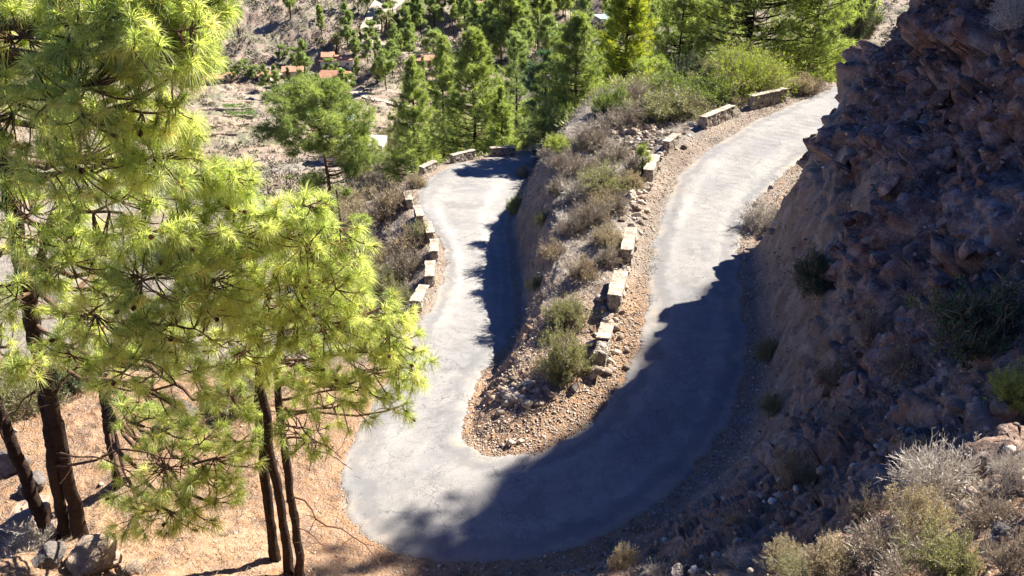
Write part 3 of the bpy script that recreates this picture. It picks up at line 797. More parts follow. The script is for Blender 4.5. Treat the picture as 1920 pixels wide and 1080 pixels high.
def bush_meshes(h, r, seed, mat_t, mat_l=None, stems=40, sub=5, tw=5, leaf=.05, nleaf=2.0, wid=.014, up=.5, lmix=.5):
    """shrub of branching stems; optional leaves. returns [(part, mesh)]"""
    rng = np.random.default_rng(seed); a = Acc()
    n = stems
    d = nrm(rdirs(n, rng) * np.array([1, 1, .55]) + [0, 0, up]); d[:, 2] = np.abs(d[:, 2]) + .08; d = nrm(d)
    # ellipsoidal dome, lumpy
    lump = 1 + .28 * vnoise(d * 2.2 + seed * 3.1, seed)
    R_ = lump / np.sqrt((d[:, 0] ** 2 + d[:, 1] ** 2) / r ** 2 + d[:, 2] ** 2 / h ** 2)
    A0 = np.column_stack([rng.normal(0, r * .12, n), rng.normal(0, r * .12, n), np.full(n, -.06)])
    B0 = A0 + d * (R_ * rng.uniform(.55, .85, n))[:, None]
    ribbons(a, A0, B0, wid * 1.8, wid, bend=rng.normal(0, .05 * r, (n, 3)), rng=rng)
    t = rng.uniform(.3, 1, (n, sub)); A1 = (A0[:, None] + (B0 - A0)[:, None] * t[..., None]).reshape(-1, 3)
    dd = np.repeat(d, sub, 0); d1 = nrm(dd + rdirs(n * sub, rng) * .75 + [0, 0, .15])
    L1 = np.repeat(R_, sub) * rng.uniform(.18, .42, n * sub); B1 = A1 + d1 * L1[:, None]; B1[:, 2] = np.maximum(B1[:, 2], .01)
    ribbons(a, A1, B1, wid, wid * .7, bend=rng.normal(0, .03 * r, (len(A1), 3)), rng=rng)
    k = len(A1); t = rng.uniform(.3, 1, (k, tw)); A2 = (A1[:, None] + (B1 - A1)[:, None] * t[..., None]).reshape(-1, 3)
    d2 = nrm(np.repeat(d1, tw, 0) + rdirs(k * tw, rng) * .9 + [0, 0, .12]); L2 = r * rng.uniform(.07, .2, k * tw); B2 = A2 + d2 * L2[:, None]
    ribbons(a, A2, B2, wid * .8, wid * .45, rng=rng)
    parts = [('stems', a.mesh('stems', [M[mat_t]]))]
    if mat_l:
        m = int(len(B2) * nleaf); j = rng.integers(0, len(B2), m); f = rng.uniform(.3, 1.1, m)[:, None]
        P = A2[j] + (B2[j] - A2[j]) * f + rng.normal(0, leaf * .5, (m, 3))
        keep = vnoise(P / (r * .5) + seed, 5) > (-1 + 2 * (1 - lmix) * .8)
        P = P[keep]; m = len(P); dl = nrm(rdirs(m, rng) + [0, 0, .5])
        al = Acc(); ribbons(al, P, P + dl * leaf, leaf * .45, leaf * .12, bend=rdirs(m, rng) * leaf * .12, rng=rng)
        parts.append(('leaves', al.mesh('leaves', [M[mat_l]])))
    return parts

def stone_mesh(seed, squash=.7, mat='stone', subd=2, sharp=.35):
    bm = bmesh.new(); bmesh.ops.create_icosphere(bm, subdivisions=4, radius=1)
    v = np.array([q.co[:] for q in bm.verts]); f, e = facets(v * .9 + seed * 7.7, seed, 1.2)
    rng = np.random.default_rng(seed)
    for _ in range(9):      # chop flat faces
        nn_ = rdirs(1, rng)[0]; c = rng.uniform(.55, .85); dd = v @ nn_; v = v - np.clip(dd - c, 0, None)[:, None] * nn_
    v = v * (1 + .07 * f[:, None] + .16 * fbm(v * 2.2 + seed * 3, 5, seed)[:, None]) * np.array([1, rng.uniform(.65, .95), squash])
    for q, p in zip(bm.verts, v): q.co = p
    me = bpy.data.meshes.new('stone'); bm.to_mesh(me); bm.free(); me.materials.append(M[mat]); return me
def mat_stone():
    k = NT('weathered stone')
    oi = k.n('ShaderNodeObjectInfo').outputs['Random']
    c = k.ramp(k.noise(2.4, 6, .7), [(.3, (.17, .12, .09)), (.5, (.31, .25, .19)), (.7, (.46, .40, .33))])
    c = k.mix(k.ramp(oi, [(0, .0), (1, .5)]), c, (.33, .21, .14))
    return k.done(k.pbsdf(c, .92, k.bump(k.noise(7, 6, .7), .08), .2))
def mat_masonry():
    k = NT('mortared rubble masonry')
    e = k.vor(4.2, 'DISTANCE_TO_EDGE'); col = k.vor(4.2, out='Color')
    c = k.ramp(k.math('ADD', k.math('MULTIPLY', col, .6), k.math('MULTIPLY', k.noise(6, 5), .4)), [(.2, (.085, .065, .05)), (.5, (.20, .155, .12)), (.8, (.34, .28, .22))])
    mo = k.ramp(e, [(.04, 1.0), (.09, 0.0)])
    c = k.mix(mo, c, (.40, .36, .30))
    h = k.math('ADD', k.ramp(e, [(.03, 0.0), (.15, 1.0)]), k.math('MULTIPLY', k.noise(14, 5), .4))
    return k.done(k.pbsdf(c, .95, k.bump(h, .05), .15))
def mat_coping():
    k = NT('weathered whitewash')
    c = k.ramp(k.noise(2.2, 7, .7), [(.36, (.16, .125, .09)), (.48, (.38, .31, .235)), (.62, (.56, .49, .39))])
    c = k.mix(k.ramp(k.noise(6, 5, .7), [(.6, 0.0), (.68, .8)]), c, (.2, .17, .13))
    return k.done(k.pbsdf(c, .92, k.bump(k.noise(16, 5), .03), .2))
M['stone'] = mat_stone(); M['masonry'] = mat_masonry(); M['coping'] = mat_coping()
M['stone_pale'] = mat_simple('pale boulder stone', (.30, .24, .18), (.58, .50, .41), 3, .92, .03)
M['stone_dark'] = mat_simple('dark basalt', (.07, .06, .055), (.20, .17, .15), 3, .92, .04)

def hit_off(px, py, off, tmax=120.):
    d = ray(px, py); t = np.arange(4, tmax, .05)
    X, Y, Z = d[0] * t, d[1] * t, CAMZ + d[2] * t
    g = height(X, Y) + off; m = np.nonzero(Z <= g)[0]; k = m[0] if len(m) else len(t) - 1
    return np.array([X[k], Y[k], Z[k]])
def vdepth(p): return p[1] * math.cos(PITCH) - (p[2] - CAMZ) * math.sin(PITCH)

# ------------------------------------------------------------------ roadside parapet blocks
def block_mesh(L, W, H, seed, ragged=0.0, mat='masonry'):
    nx, ny, nz = max(4, int(L / .11)), max(3, int(W / .11)), max(3, int(H / .11))
    bm = bmesh.new()
    def face(o, u, v, nu, nv):
        g = [[bm.verts.new(Vector(o) + Vector(u) * (i / nu) + Vector(v) * (j / nv)) for j in range(nv + 1)] for i in range(nu + 1)]
        for i in range(nu):
            for j in range(nv): bm.faces.new((g[i][j], g[i + 1][j], g[i + 1][j + 1], g[i][j + 1]))
    a, b = L / 2, W / 2; Z0 = -.5
    nz2 = int((H - Z0) / .11)
    face((-a, -b, Z0), (L, 0, 0), (0, 0, H - Z0), nx, nz2); face((a, b, Z0), (-L, 0, 0), (0, 0, H - Z0), nx, nz2)
    face((a, -b, Z0), (0, W, 0), (0, 0, H - Z0), ny, nz2); face((-a, b, Z0), (0, -W, 0), (0, 0, H - Z0), ny, nz2)
    face((-a, -b, H), (L, 0, 0), (0, W, 0), nx, ny)
    bmesh.ops.remove_doubles(bm, verts=bm.verts, dist=1e-4)
    v = np.array([q.co[:] for q in bm.verts]); c = np.array([0, 0, H / 2])
    n = v.copy(); n[:, 0] = np.sign(v[:, 0]) * (np.abs(v[:, 0]) > a - .01); n[:, 1] = np.sign(v[:, 1]) * (np.abs(v[:, 1]) > b - .01); n[:, 2] = (v[:, 2] > H - .01) * 1.
    corner = (np.abs(n).sum(1) > 1)
    f, e = facets(v * 4.2 + seed * 5.1, seed); dn = f * .018 + fbm(v * 2 + seed, 3, seed) * .06
    v = v + nrm(n) * dn[:, None] - nrm(n) * (corner * .06)[:, None]
    if ragged:
        top = v[:, 2] > H * .25; r = np.clip(fbm(v * np.array([1.6, .3, 0]) + seed, 3, seed + 9) * .5 + .35, 0, 1) * ragged
        v[:, 2] -= top * r * (v[:, 2] / H) * H
    for q, p in zip(bm.verts, v): q.co = p
    me = bpy.data.meshes.new('stonework'); bm.to_mesh(me); bm.free(); me.materials.append(M[mat]); return me
def coping_mesh(L, W, seed, z, th=.07):
    bm = bmesh.new(); bmesh.ops.create_cube(bm, size=1)
    bmesh.ops.scale(bm, vec=(L + .03, W + .04, th), verts=bm.verts)
    bmesh.ops.subdivide_edges(bm, edges=bm.edges, cuts=5, use_grid_fill=True)
    bmesh.ops.subdivide_edges(bm, edges=[e for e in bm.edges if abs((e.verts[0].co - e.verts[1].co).x) > L * .1], cuts=2, use_grid_fill=True)
    v = np.array([q.co[:] for q in bm.verts]); sx = np.abs(v[:, 0]) / (L / 2) > .97; sy = np.abs(v[:, 1]) / (W / 2) > .97
    v[:, 0] += np.where(sx, fbm(v * 3 + seed, 3, seed) * .08 - .02, 0); v[:, 1] += np.where(sy, fbm(v * 3 + seed, 3, seed + 3) * .06 - .01, 0)
    v[:, 2] += fbm(v * 4 + seed, 3, seed + 5) * .018 + z
    for q, p in zip(bm.verts, v): q.co = p
    me = bpy.data.meshes.new('coping'); bm.to_mesh(me); bm.free(); me.materials.append(M['coping']); return me

BL = [ # near end top px, far end top px, height, width, label
 ((779,563),(794,538),.72,.52,'leaning pale parapet block nearest the pine crown on the lower road edge','low'),
 ((805,516),(806,493),.70,.5,'narrow parapet block second from the pine crown along the left edge of the lower road','low'),
 ((814,470),(814,452),.70,.5,'parapet block third from the pine crown, the farthest right of its row','low'),
 ((807,435),(802,418),.66,.5,'parapet block fourth from the pine crown, with a dry shrub against its outer side','low'),
 ((788,404),(782,388),.72,.5,'parapet block fifth from the pine crown, throwing a deep shadow down the bank','low'),
 ((768,374),(763,360),.72,.5,'parapet block sixth from the pine crown, standing above the brown dry bush on the bank','low'),
 ((762,344),(772,330),.35,.5,'low flat sunken parapet block between two taller ones at the far left bend','low'),
 ((790,314),(814,303),.66,.5,'pale parapet block on the outside of the far bend beside the lime green bush','low'),
 ((848,290),(886,283),.72,.5,'parapet block just right of the lime green bush, pale along its top','low'),
 ((922,277),(963,276),.72,.5,'dark shaded parapet block, middle of the three across the lower road far end','low'),
 ((998,272),(1038,272),.72,.5,'dark parapet block at the right end of the row where the lower road disappears','low'),
 ((1125,657),(1137,606),.75,.5,'long broken parapet wall nearest the hairpin beside the upper road, its near end ruined','up'),
 ((1152,553),(1163,510),.75,.56,'long pale parapet wall in the middle of the upper road edge, above the loose stones','up'),
 ((1176,467),(1183,430),.72,.5,'parapet wall on the upper road edge beyond the longest pale one, behind dry straw scrub','up'),
 ((1217,319),(1228,291),.78,.5,'pale parapet wall beside the small young pine on the upper road edge','up'),
 ((1250,265),(1267,252),.6,.45,'short broken parapet block at the rubble heap on the upper road edge','up'),
 ((1324,219),(1368,199),.7,.5,'grey parapet wall before the last one on the outer curve of the upper road','up'),
 ((1415,179),(1467,167),.85,.5,'tall stone parapet wall with pale top below the big round broom bush','up')]
for i, (a, b, H, W, lab, wh) in enumerate(BL):
    A, B = hit_off(*a, H), hit_off(*b, H)
    if i == 10: B = A + np.array([1.9, .15, -.05])
    c = (A + B) / 2; L = max(1.3, np.hypot(*(B - A)[:2])) * (1.12 if wh == 'low' else 1.25); 
    an = math.atan2(B[1] - A[1], B[0] - A[0])
    z = float(height(c[0], c[1])); e = empty('parapet_block', (c[0], c[1], z), an)
    e.rotation_euler = (RNG.normal(0, .025), math.atan2(-(B[2] - A[2]) * .5, L), an)
    tag(e, lab, 'stone parapet', 'parapet blocks along the lower road' if wh == 'low' else 'parapet walls along the upper road')
    rag = .35 if i == 11 else 0
    link('stonework', block_mesh(L, W, H, i + 1, rag), e)
    if i == 11:
        q = link('coping', coping_mesh(L * .52, W, i, H), e); q.location = (L * .23, 0, 0)
    else: link('coping', coping_mesh(L, W, i, H + .02), e)

# ------------------------------------------------------------------ loose boulders and stones
PROTO_ST = [stone_mesh(s) for s in range(6)]; PROTO_PALE = [stone_mesh(s + 20, .8, 'stone_pale') for s in range(4)]; PROTO_DK = [stone_mesh(s + 40, .7, 'stone_dark') for s in range(4)]
def rock(px, py, wpx, label, kind='s', group=None, seed=0, flat=1.0):
    p = hit(px, py); r = wpx * vdepth(p) / FOC / 2
    pool = {'s': PROTO_ST, 'p': PROTO_PALE, 'd': PROTO_DK}[kind]
    o = link('boulder', pool[seed % len(pool)]); o.location = (p[0], p[1], p[2] + r * .35 * flat); o.scale = (r, r, r * flat); o.rotation_euler = (0, 0, seed * 1.7)
    tag(o, label, 'boulder', group); return o
for a in [(1112,706,30,'large pale boulder at the near end of the broken parapet wall above the hairpin','p'),
 (1137,600,26,'tan boulder between the broken wall and the long pale parapet wall','p'),(1154,606,20,'smaller angular boulder right of the tan one between the two long parapet walls','p'),
 (1165,588,15,'small orange stone tight against the near end of the long pale parapet wall','s'),(1172,500,14,'small orange stone at the far end of the long pale parapet wall','s'),
 (1168,414,18,'orange boulder left of the road just beyond the third parapet wall on the upper road','s'),(1200,408,14,'small grey stone by the tumbled masonry on the upper road edge','s'),
 (1185,372,26,'tilted slab of tumbled masonry below the pale wall with the young pine','p'),(1199,385,20,'pale chunk of masonry leaning beside the tilted slab at the upper road edge','p'),
 (1238,300,14,'brown stone against the road side of the pale wall near the young pine','s'),(1185,250,22,'orange angular boulder in the rubble heap above the upper road','s'),
 (1178,262,16,'lower orange block at the left foot of the rubble heap','s'),(1215,245,26,'broad brown boulder in the middle of the rubble heap','s'),
 (1205,275,18,'dark stone in the hollow of the rubble heap','d'),(1232,268,16,'dark stone beside the short broken parapet block','d'),
 (958,836,20,'pale stone at the bottom of the gravel island inside the hairpin','p'),(975,832,14,'smaller pale stone beside its neighbour inside the hairpin','p'),
 (942,838,11,'tiny white stone left of the pair inside the hairpin','p'),(965,752,26,'brown stone half buried in the gravel mound inside the hairpin','s'),
 (1040,705,30,'dark rock under the olive bush at the tip of the island','d'),(1075,730,24,'dark rock in the shade below the broken parapet wall','d'),
 (185,1062,105,'large grey boulder at the foot of the twin pine trunks','s'),(90,1055,70,'broad grey brown boulder left of the biggest one at the bottom left','d'),
 (20,880,80,'grey boulder at the left edge behind the leaning trunk','d'),(70,915,60,'dark boulder between the leaning trunk and the twin trunks','d'),
 (345,790,70,'dark boulder beneath the pine branches on the sandy knoll','d'),(55,985,100,'pale grey boulder at the foot of the leaning trunk','s'),
 (255,1075,40,'small orange brown boulder right of the largest boulder at the bottom left','s'),
 (1790,770,40,'pale stone on the dark soil slope right of the thin curved branch','s'),(1870,770,46,'grey slab near the right edge below the green bush','s'),
 (1270,1075,34,'pale stone at the bottom edge right of the grass clump','p'),(1550,985,50,'grey rock in the band of stones on the near slope','d'),
 (1590,1010,40,'dark rock just above the near dry shrubs','d'),(1465,975,40,'ochre rock on the crest of the near slope','s'),(1500,960,36,'tan rock on the near slope right of the ochre one','s'),
 (1530,1010,30,'small grey rock low on the near slope','d'),(1440,1015,30,'small pale rock at the lower left of the near slope','s'),
 (1880,1010,60,'blue grey rock in the shade at the lower right edge','d'),
 (1448,440,20,'small brown stone at the foot of the cliff by the bare shrub','s'),(1418,385,14,'small orange stone on the cliff side verge of the upper road','s'),(1445,352,12,'brown stone at the cliff foot where the road bends away','s')]:
    rock(*a, seed=int(a[0] * 7 + a[1]) % 97)

def scatter(n, cond, seed, box=(-12, 32, 12, 75)):
    rng = np.random.default_rng(seed); out = []; tot = 0
    while tot < n:
        x = rng.uniform(box[0], box[1], 60000); y = rng.uniform(box[2], box[3], 60000)
        d, s, sd, du = samp(FD, x, y), samp(FS, x, y), np.round(samp(FSIDE, x, y)), samp(FDU, x, y)
        k = cond(x, y, d, s, sd, du, rng); out.append(np.column_stack([x, y])[k]); tot += k.sum()
    return np.vstack(out)[:n]
def stones_object(name, P, smin, smax, seed, mats, label, cat):
    rng = np.random.default_rng(seed); bm = bmesh.new(); bmesh.ops.create_icosphere(bm, subdivisions=1, radius=1)
    V = np.array([v.co[:] for v in bm.verts]); F = np.array([[v.index for v in f.verts] for f in bm.faces]); bm.free()
    n = len(P); sz = smin * (smax / smin) ** (rng.uniform(0, 1, n) ** 2.2)
    Vs = V[None] * rng.uniform(.55, 1.35, (n, len(V), 1)) * np.stack([np.ones(n), rng.uniform(.6, 1, n), rng.uniform(.4, .8, n)], 1)[:, None]
    an = rng.uniform(0, 6.28, n); c, s = np.cos(an)[:, None], np.sin(an)[:, None]
    X = (Vs[..., 0] * c - Vs[..., 1] * s) * sz[:, None] + P[:, 0:1]; Y = (Vs[..., 0] * s + Vs[..., 1] * c) * sz[:, None] + P[:, 1:2]
    z = ground(P[:, 0], P[:, 1]) if P.shape[1] == 2 else P[:, 2]
    Z = Vs[..., 2] * sz[:, None] + z[:, None] + sz[:, None] * .2
    me = mesh_from(name, np.stack([X, Y, Z], -1).reshape(-1, 3), tris=(F[None] + (np.arange(n) * len(V))[:, None, None]).reshape(-1, 3), mats=mats)
    set_attr(me, 'tone', np.repeat(rng.uniform(0, 1, n), len(V)))
    o = link(name, me); tag(o, label, cat, kind='stuff'); return o
def mat_gravel():
    k = NT('mixed gravel'); t = k.attr('tone')
    c = k.ramp(t, [(0, (.12, .09, .07)), (.3, (.28, .21, .16)), (.6, (.39, .31, .22)), (.85, (.50, .42, .33)), (1, (.62, .57, .5))])
    return k.done(k.pbsdf(c, .92))
M['gravel'] = mat_gravel()
P1 = scatter(8500, lambda x, y, d, s, sd, du, r: (sd == 1) & (du > .05) & (du < 1.7) & (r.uniform(0, 1, len(x)) < np.where(y < 30, 1, .5)), 1)
P2 = scatter(7000, lambda x, y, d, s, sd, du, r: (sd == 1) & (y < 29.5) & (d > .1), 2, (-3, 6, 20, 30))
P3 = scatter(7500, lambda x, y, d, s, sd, du, r: (sd == 2) & (d > .1) & (d < 1.5) & (s > 21), 3)
P4 = scatter(3000, lambda x, y, d, s, sd, du, r: (sd == 2) & (d > .05) & (d < 1.0) & (s < 15), 4)
# grit spilled over the asphalt edges
_k = np.arange(len(oe)); _r = np.random.default_rng(77); _t = _r.uniform(0, len(oe) - 1, 9000); _o = np.column_stack([np.interp(_t, _k, oe[:, c]) for c in (0, 1)]); _i = np.column_stack([np.interp(_t, _k, ie[:, c]) for c in (0, 1)])
_d = nrm(_o - _i); _sd = (_r.uniform(0, 1, 9000) < .5)[:, None]; _e = (_r.exponential(.28, 9000) - .1)[:, None]
P0 = np.where(_sd, _o - _d * _e, _i + _d * _e); P0 = P0[fbm(np.column_stack([P0 * .6, P0[:, 0] * 0]), 3, 15) > -.15]
stones_object('grit', P0, .01, .032, 55, [M['gravel']], 'fine grit and small stones spilled over the crumbling asphalt edges', 'grit')
stones_object('gravel', np.vstack([P1, P2, P3, P4]), .012, .065, 5, [M['gravel']], 'loose gravel and small stones along the road verges and inside the hairpin', 'gravel')
_r = np.random.default_rng(5); _q = 0
WL = np.array([(1112,708),(1128,660),(1142,600),(1158,560),(1170,500),(1184,455),(1194,415),(1204,370),(1216,345),(1232,300),(1250,272),(1285,246),(1320,226),(1370,205),(1412,188)], float)
for _t in np.linspace(0, len(WL) - 1, 96):
    px = np.interp(_t, np.arange(len(WL)), WL[:, 0]) + _r.normal(0, 3.2); py = np.interp(_t, np.arange(len(WL)), WL[:, 1]) + _r.normal(0, 2)
    p = hit(px, py); r = .11 + .26 * _r.uniform() ** 2
    o = link('edge_stone', (PROTO_ST + PROTO_PALE + PROTO_PALE)[_q % 14]); _q += 1
    o.location = (p[0], p[1], p[2] + r * .3); o.scale = (r * _r.uniform(.9, 1.5), r, r); o.rotation_euler = (_r.normal(0, .3), _r.normal(0, .3), _r.uniform(0, 6))
    tag(o, 'loose angular stone in the line edging the upper road between the parapet walls', 'stone', 'stones lining the upper road edge')
# rubble heap by the upper road
rb = np.array([hit(px, py)[:2] for px, py in np.column_stack([RNG.normal(1215, 34, 260), RNG.normal(255, 17, 260)])])
rb2 = np.array([hit(px, py)[:2] for px, py in np.column_stack([RNG.normal(1192, 10, 120), RNG.normal(380, 26, 120)])])
rb3 = np.array([hit(px, py)[:2] for px, py in np.column_stack([RNG.normal(970, 26, 160), RNG.normal(745, 14, 160)])])
rb4 = np.array([hit(px, py)[:2] for px, py in np.column_stack([RNG.normal(1140, 14, 90), RNG.uniform(560, 700, 90)])])
stones_object('rubble', np.vstack([rb, rb2, rb3, rb4]), .07, .32, 6, [M['gravel']], 'heaps of angular rubble spilled beside the upper road wall', 'rubble')
P5 = scatter(3000, lambda x, y, d, s, sd, du, r: (sd == 2) & (d > 1.5) & (s > 20) & (s < 33), 7, (2, 22, 6, 36))
stones_object('scree', P5, .02, .14, 8, [M['gravel']], 'scattered loose stones on the shaded soil slope', 'scree')
P6 = scatter(1300, lambda x, y, d, s, sd, du, r: (sd == 2) & (d > .3) & (s > 13) & (s < 24), 9, (-26, 3, 8, 34))
stones_object('pebbles', P6, .015, .09, 10, [M['gravel']], 'scattered pebbles on the orange sandy knoll under the pines', 'pebbles')
# ------------------------------------------------------------------ foreground pines
def gpt(px, py): return hit(px, py)
def cl(px, py, rpx, Y, n, sq=.8):
    p = at_depth(px, py, Y); r = rpx * vdepth(p) / FOC; return (p, (r, r * .8, r * sq), n)
def trunk_to(base_px, pts, sink=.2):
    """base pixel on the ground, then (px, py, Y) points"""
    b = hit(*base_px); b[2] -= sink
    return [b] + [at_depth(*q) for q in pts]
b1 = hit(150, 1010); b2 = hit(95, 1010); b3 = hit(215, 900); b4 = hit(515, 1050); b5 = hit(545, 1072); b6 = hit(565, 1076)
Yb = lambda b: b[1]
near_pine('tall pine with thick dark trunk, its great crown filling the upper left corner',
 trunk_to((152,1005), [(110,830,b1[1]-.6),(82,700,b1[1]-1.3),(58,600,b1[1]-2.0),(40,480,b1[1]-2.8),(18,360,b1[1]-3.4),(-10,240,b1[1]-4.0),(-40,60,b1[1]-4.6),(-60,-120,b1[1]-5)]), .17,
 [cl(60,60,110,11.5,44),cl(190,40,95,10.8,38),cl(300,70,85,10.6,34),cl(360,110,60,11.2,22),cl(160,160,95,10.6,34),cl(260,190,90,11.2,30),cl(60,210,90,11.5,28),cl(150,300,100,11.2,32),cl(290,290,80,11.6,26),
  cl(370,20,60,11.5,20),cl(60,400,85,12.2,20),cl(230,400,90,12,28),cl(340,240,45,12,12),cl(130,490,80,12.2,20),cl(-40,120,90,11.5,16),cl(230,-50,110,11,26),cl(80,-60,110,11.4,26),cl(380,-60,70,11.4,14),cl(30,560,60,12.6,10)], 11, ncone=42, needle=.29, den=1.75,
 dead=[(at_depth(20,370,14.5), at_depth(330,560,11.8), .03),(at_depth(60,600,15.8), at_depth(330,720,12.6), .035),(at_depth(30,440,14.8), at_depth(200,480,12), .03),(at_depth(80,640,16), at_depth(20,780,14), .03)])
near_pine('pine twinned with the thick trunk at the left, branches reaching right over the sand',
 trunk_to((120,1000), [(100,860,b1[1]-.4),(85,760,b1[1]-.9),(72,640,b1[1]-1.5),(62,560,b1[1]-2),(95,420,b1[1]-2.8),(140,300,b1[1]-3.6)]), .15,
 [cl(290,520,85,12.4,28),cl(180,590,75,12.6,20),cl(330,610,75,12.8,24),cl(400,540,70,13,22),cl(240,690,60,13,14),cl(330,720,60,13.2,16),cl(150,440,70,12.6,16),cl(60,680,45,13.6,7),cl(330,430,80,12.6,24),cl(150,640,60,12.8,12),cl(20,700,45,13.5,5),cl(250,620,70,12.8,14)], 12, ncone=20, needle=.31, den=1.65,
 dead=[(at_depth(88,780,17), at_depth(340,860,14), .045),(at_depth(86,740,17), at_depth(260,900,14), .03),(at_depth(80,700,16.5), at_depth(300,640,13.4), .035)])
near_pine('slim pine leaning left at the left edge with a dark bare trunk',
 trunk_to((95,1012), [(50,900,b2[1]-.4),(5,790,b2[1]-.8),(-40,680,b2[1]-1.2),(-90,560,b2[1]-1.8)]), .19,
 [cl(-60,560,80,14,14),cl(20,640,40,14.5,6),cl(-30,450,80,14,12)], 13, ncone=4, needle=.33)
near_pine('pine behind the left pair of trunks, green tufts hanging low over the sand',
 trunk_to((222,905), [(205,800,b3[1]-.4),(190,700,b3[1]-.8),(180,600,b3[1]-1.2),(175,480,b3[1]-1.8)]), .2,
 [cl(400,640,75,15.5,26),cl(310,880,90,15,24,.7),cl(400,860,70,15,18,.8),cl(250,970,55,15,14,.6),cl(390,940,60,14.8,14,.7),cl(430,740,60,15.8,18),cl(270,800,50,15.5,8),cl(120,580,80,16,14),cl(320,960,60,14.6,12,.6),cl(230,760,50,15.8,8),cl(420,900,45,15,9),cl(340,800,40,15.4,8),cl(450,830,40,15.6,7),cl(170,680,45,15.8,7)], 14, ncone=14, needle=.36, den=1.6,
 dead=[(at_depth(205,830,17.5), at_depth(350,980,14.4), .03)])
near_pine('pine with a straight dark trunk, left one of the close pair beside the hairpin',
 trunk_to((515,1050), [(500,920,b4[1]-.1),(488,800,b4[1]-.3),(482,700,b4[1]-.5),(478,600,b4[1]-.8),(470,470,b4[1]-1.2),(455,340,b4[1]-1.6)]), .13,
 [cl(440,330,45,13.2,11),cl(430,430,75,13.2,24),cl(500,420,70,13.4,24),cl(400,350,60,13.4,16),cl(420,510,75,13.6,26),cl(490,550,70,14,22),cl(430,590,60,14,16),cl(400,470,50,13.2,12),cl(450,660,55,14.4,13),cl(370,330,50,13,14)], 15, ncone=22, needle=.31, den=1.65)
near_pine('pine with the thicker trunk of the close pair beside the hairpin',
 trunk_to((545,1074), [(522,940,b5[1]-.1),(503,820,b5[1]-.3),(492,720,b5[1]-.5),(490,620,b5[1]-.8),(520,500,b5[1]-1.1),(560,390,b5[1]-1.5)]), .12,
 [cl(572,385,40,13.4,9),cl(560,450,70,13.6,24),cl(630,450,55,13.8,16),cl(640,520,65,14,22),cl(560,540,75,14,26),cl(610,600,75,14.2,26),cl(530,620,60,14.2,16),cl(680,590,55,14.4,16),cl(560,680,55,14.6,14),cl(500,690,40,14.6,7)], 16, ncone=24, needle=.31, den=1.65)
near_pine('slender reddish pine trunk right of the close pair, its crown spreading right over the road',
 trunk_to((566,1078), [(548,960,b6[1]-.1),(535,860,b6[1]-.2),(524,760,b6[1]-.4),(517,680,b6[1]-.6),(530,600,b6[1]-.9),(580,540,b6[1]-1.2)]), .11,
 [cl(720,590,50,15,15),cl(740,640,55,15.2,18),cl(660,660,70,15,24),cl(770,690,48,15.4,14,.9),cl(700,700,60,15.2,18),cl(600,720,60,15,15),cl(640,760,55,15.2,13),cl(755,760,28,15.4,4),cl(570,800,55,15,10),cl(600,830,40,15,5)], 17, ncone=14, needle=.31, den=1.65,
 dead=[(at_depth(545,925,b6[1]-.1), at_depth(715,1060,b6[1]-.8), .03),(at_depth(540,840,b6[1]-.3), at_depth(660,880,b6[1]-1.2), .02),(at_depth(527,750,b6[1]-.4), at_depth(690,750,b6[1]-.9), .04),(at_depth(530,770,b6[1]-.4), at_depth(640,860,b6[1]-1.4), .025),(at_depth(550,990,b6[1]), at_depth(640,1040,b6[1]-.9), .018)])
# off to the right, on top of the slope: their shade falls across the hairpin
for (px, py, t, h, sd) in ((870,1010,34,7.5,1),(960,925,31,6,2)):
    q = unproj(px, py, .2); x, y = q + SDIR * t
    tr, cr = pine_meshes(h, 2.2, 300 + sd, 'round', 260, .45, 20, .03, 'needle_mid')
    plant_tree('pine_tree', [('trunk', tr), ('crown', cr)], (x, y, float(ground(x, y))), ['pine on top of the cliff above the picture edge, farther from the viewer', 'pine on top of the cliff above the picture edge, nearer the viewer'][sd - 1], 'pine tree')

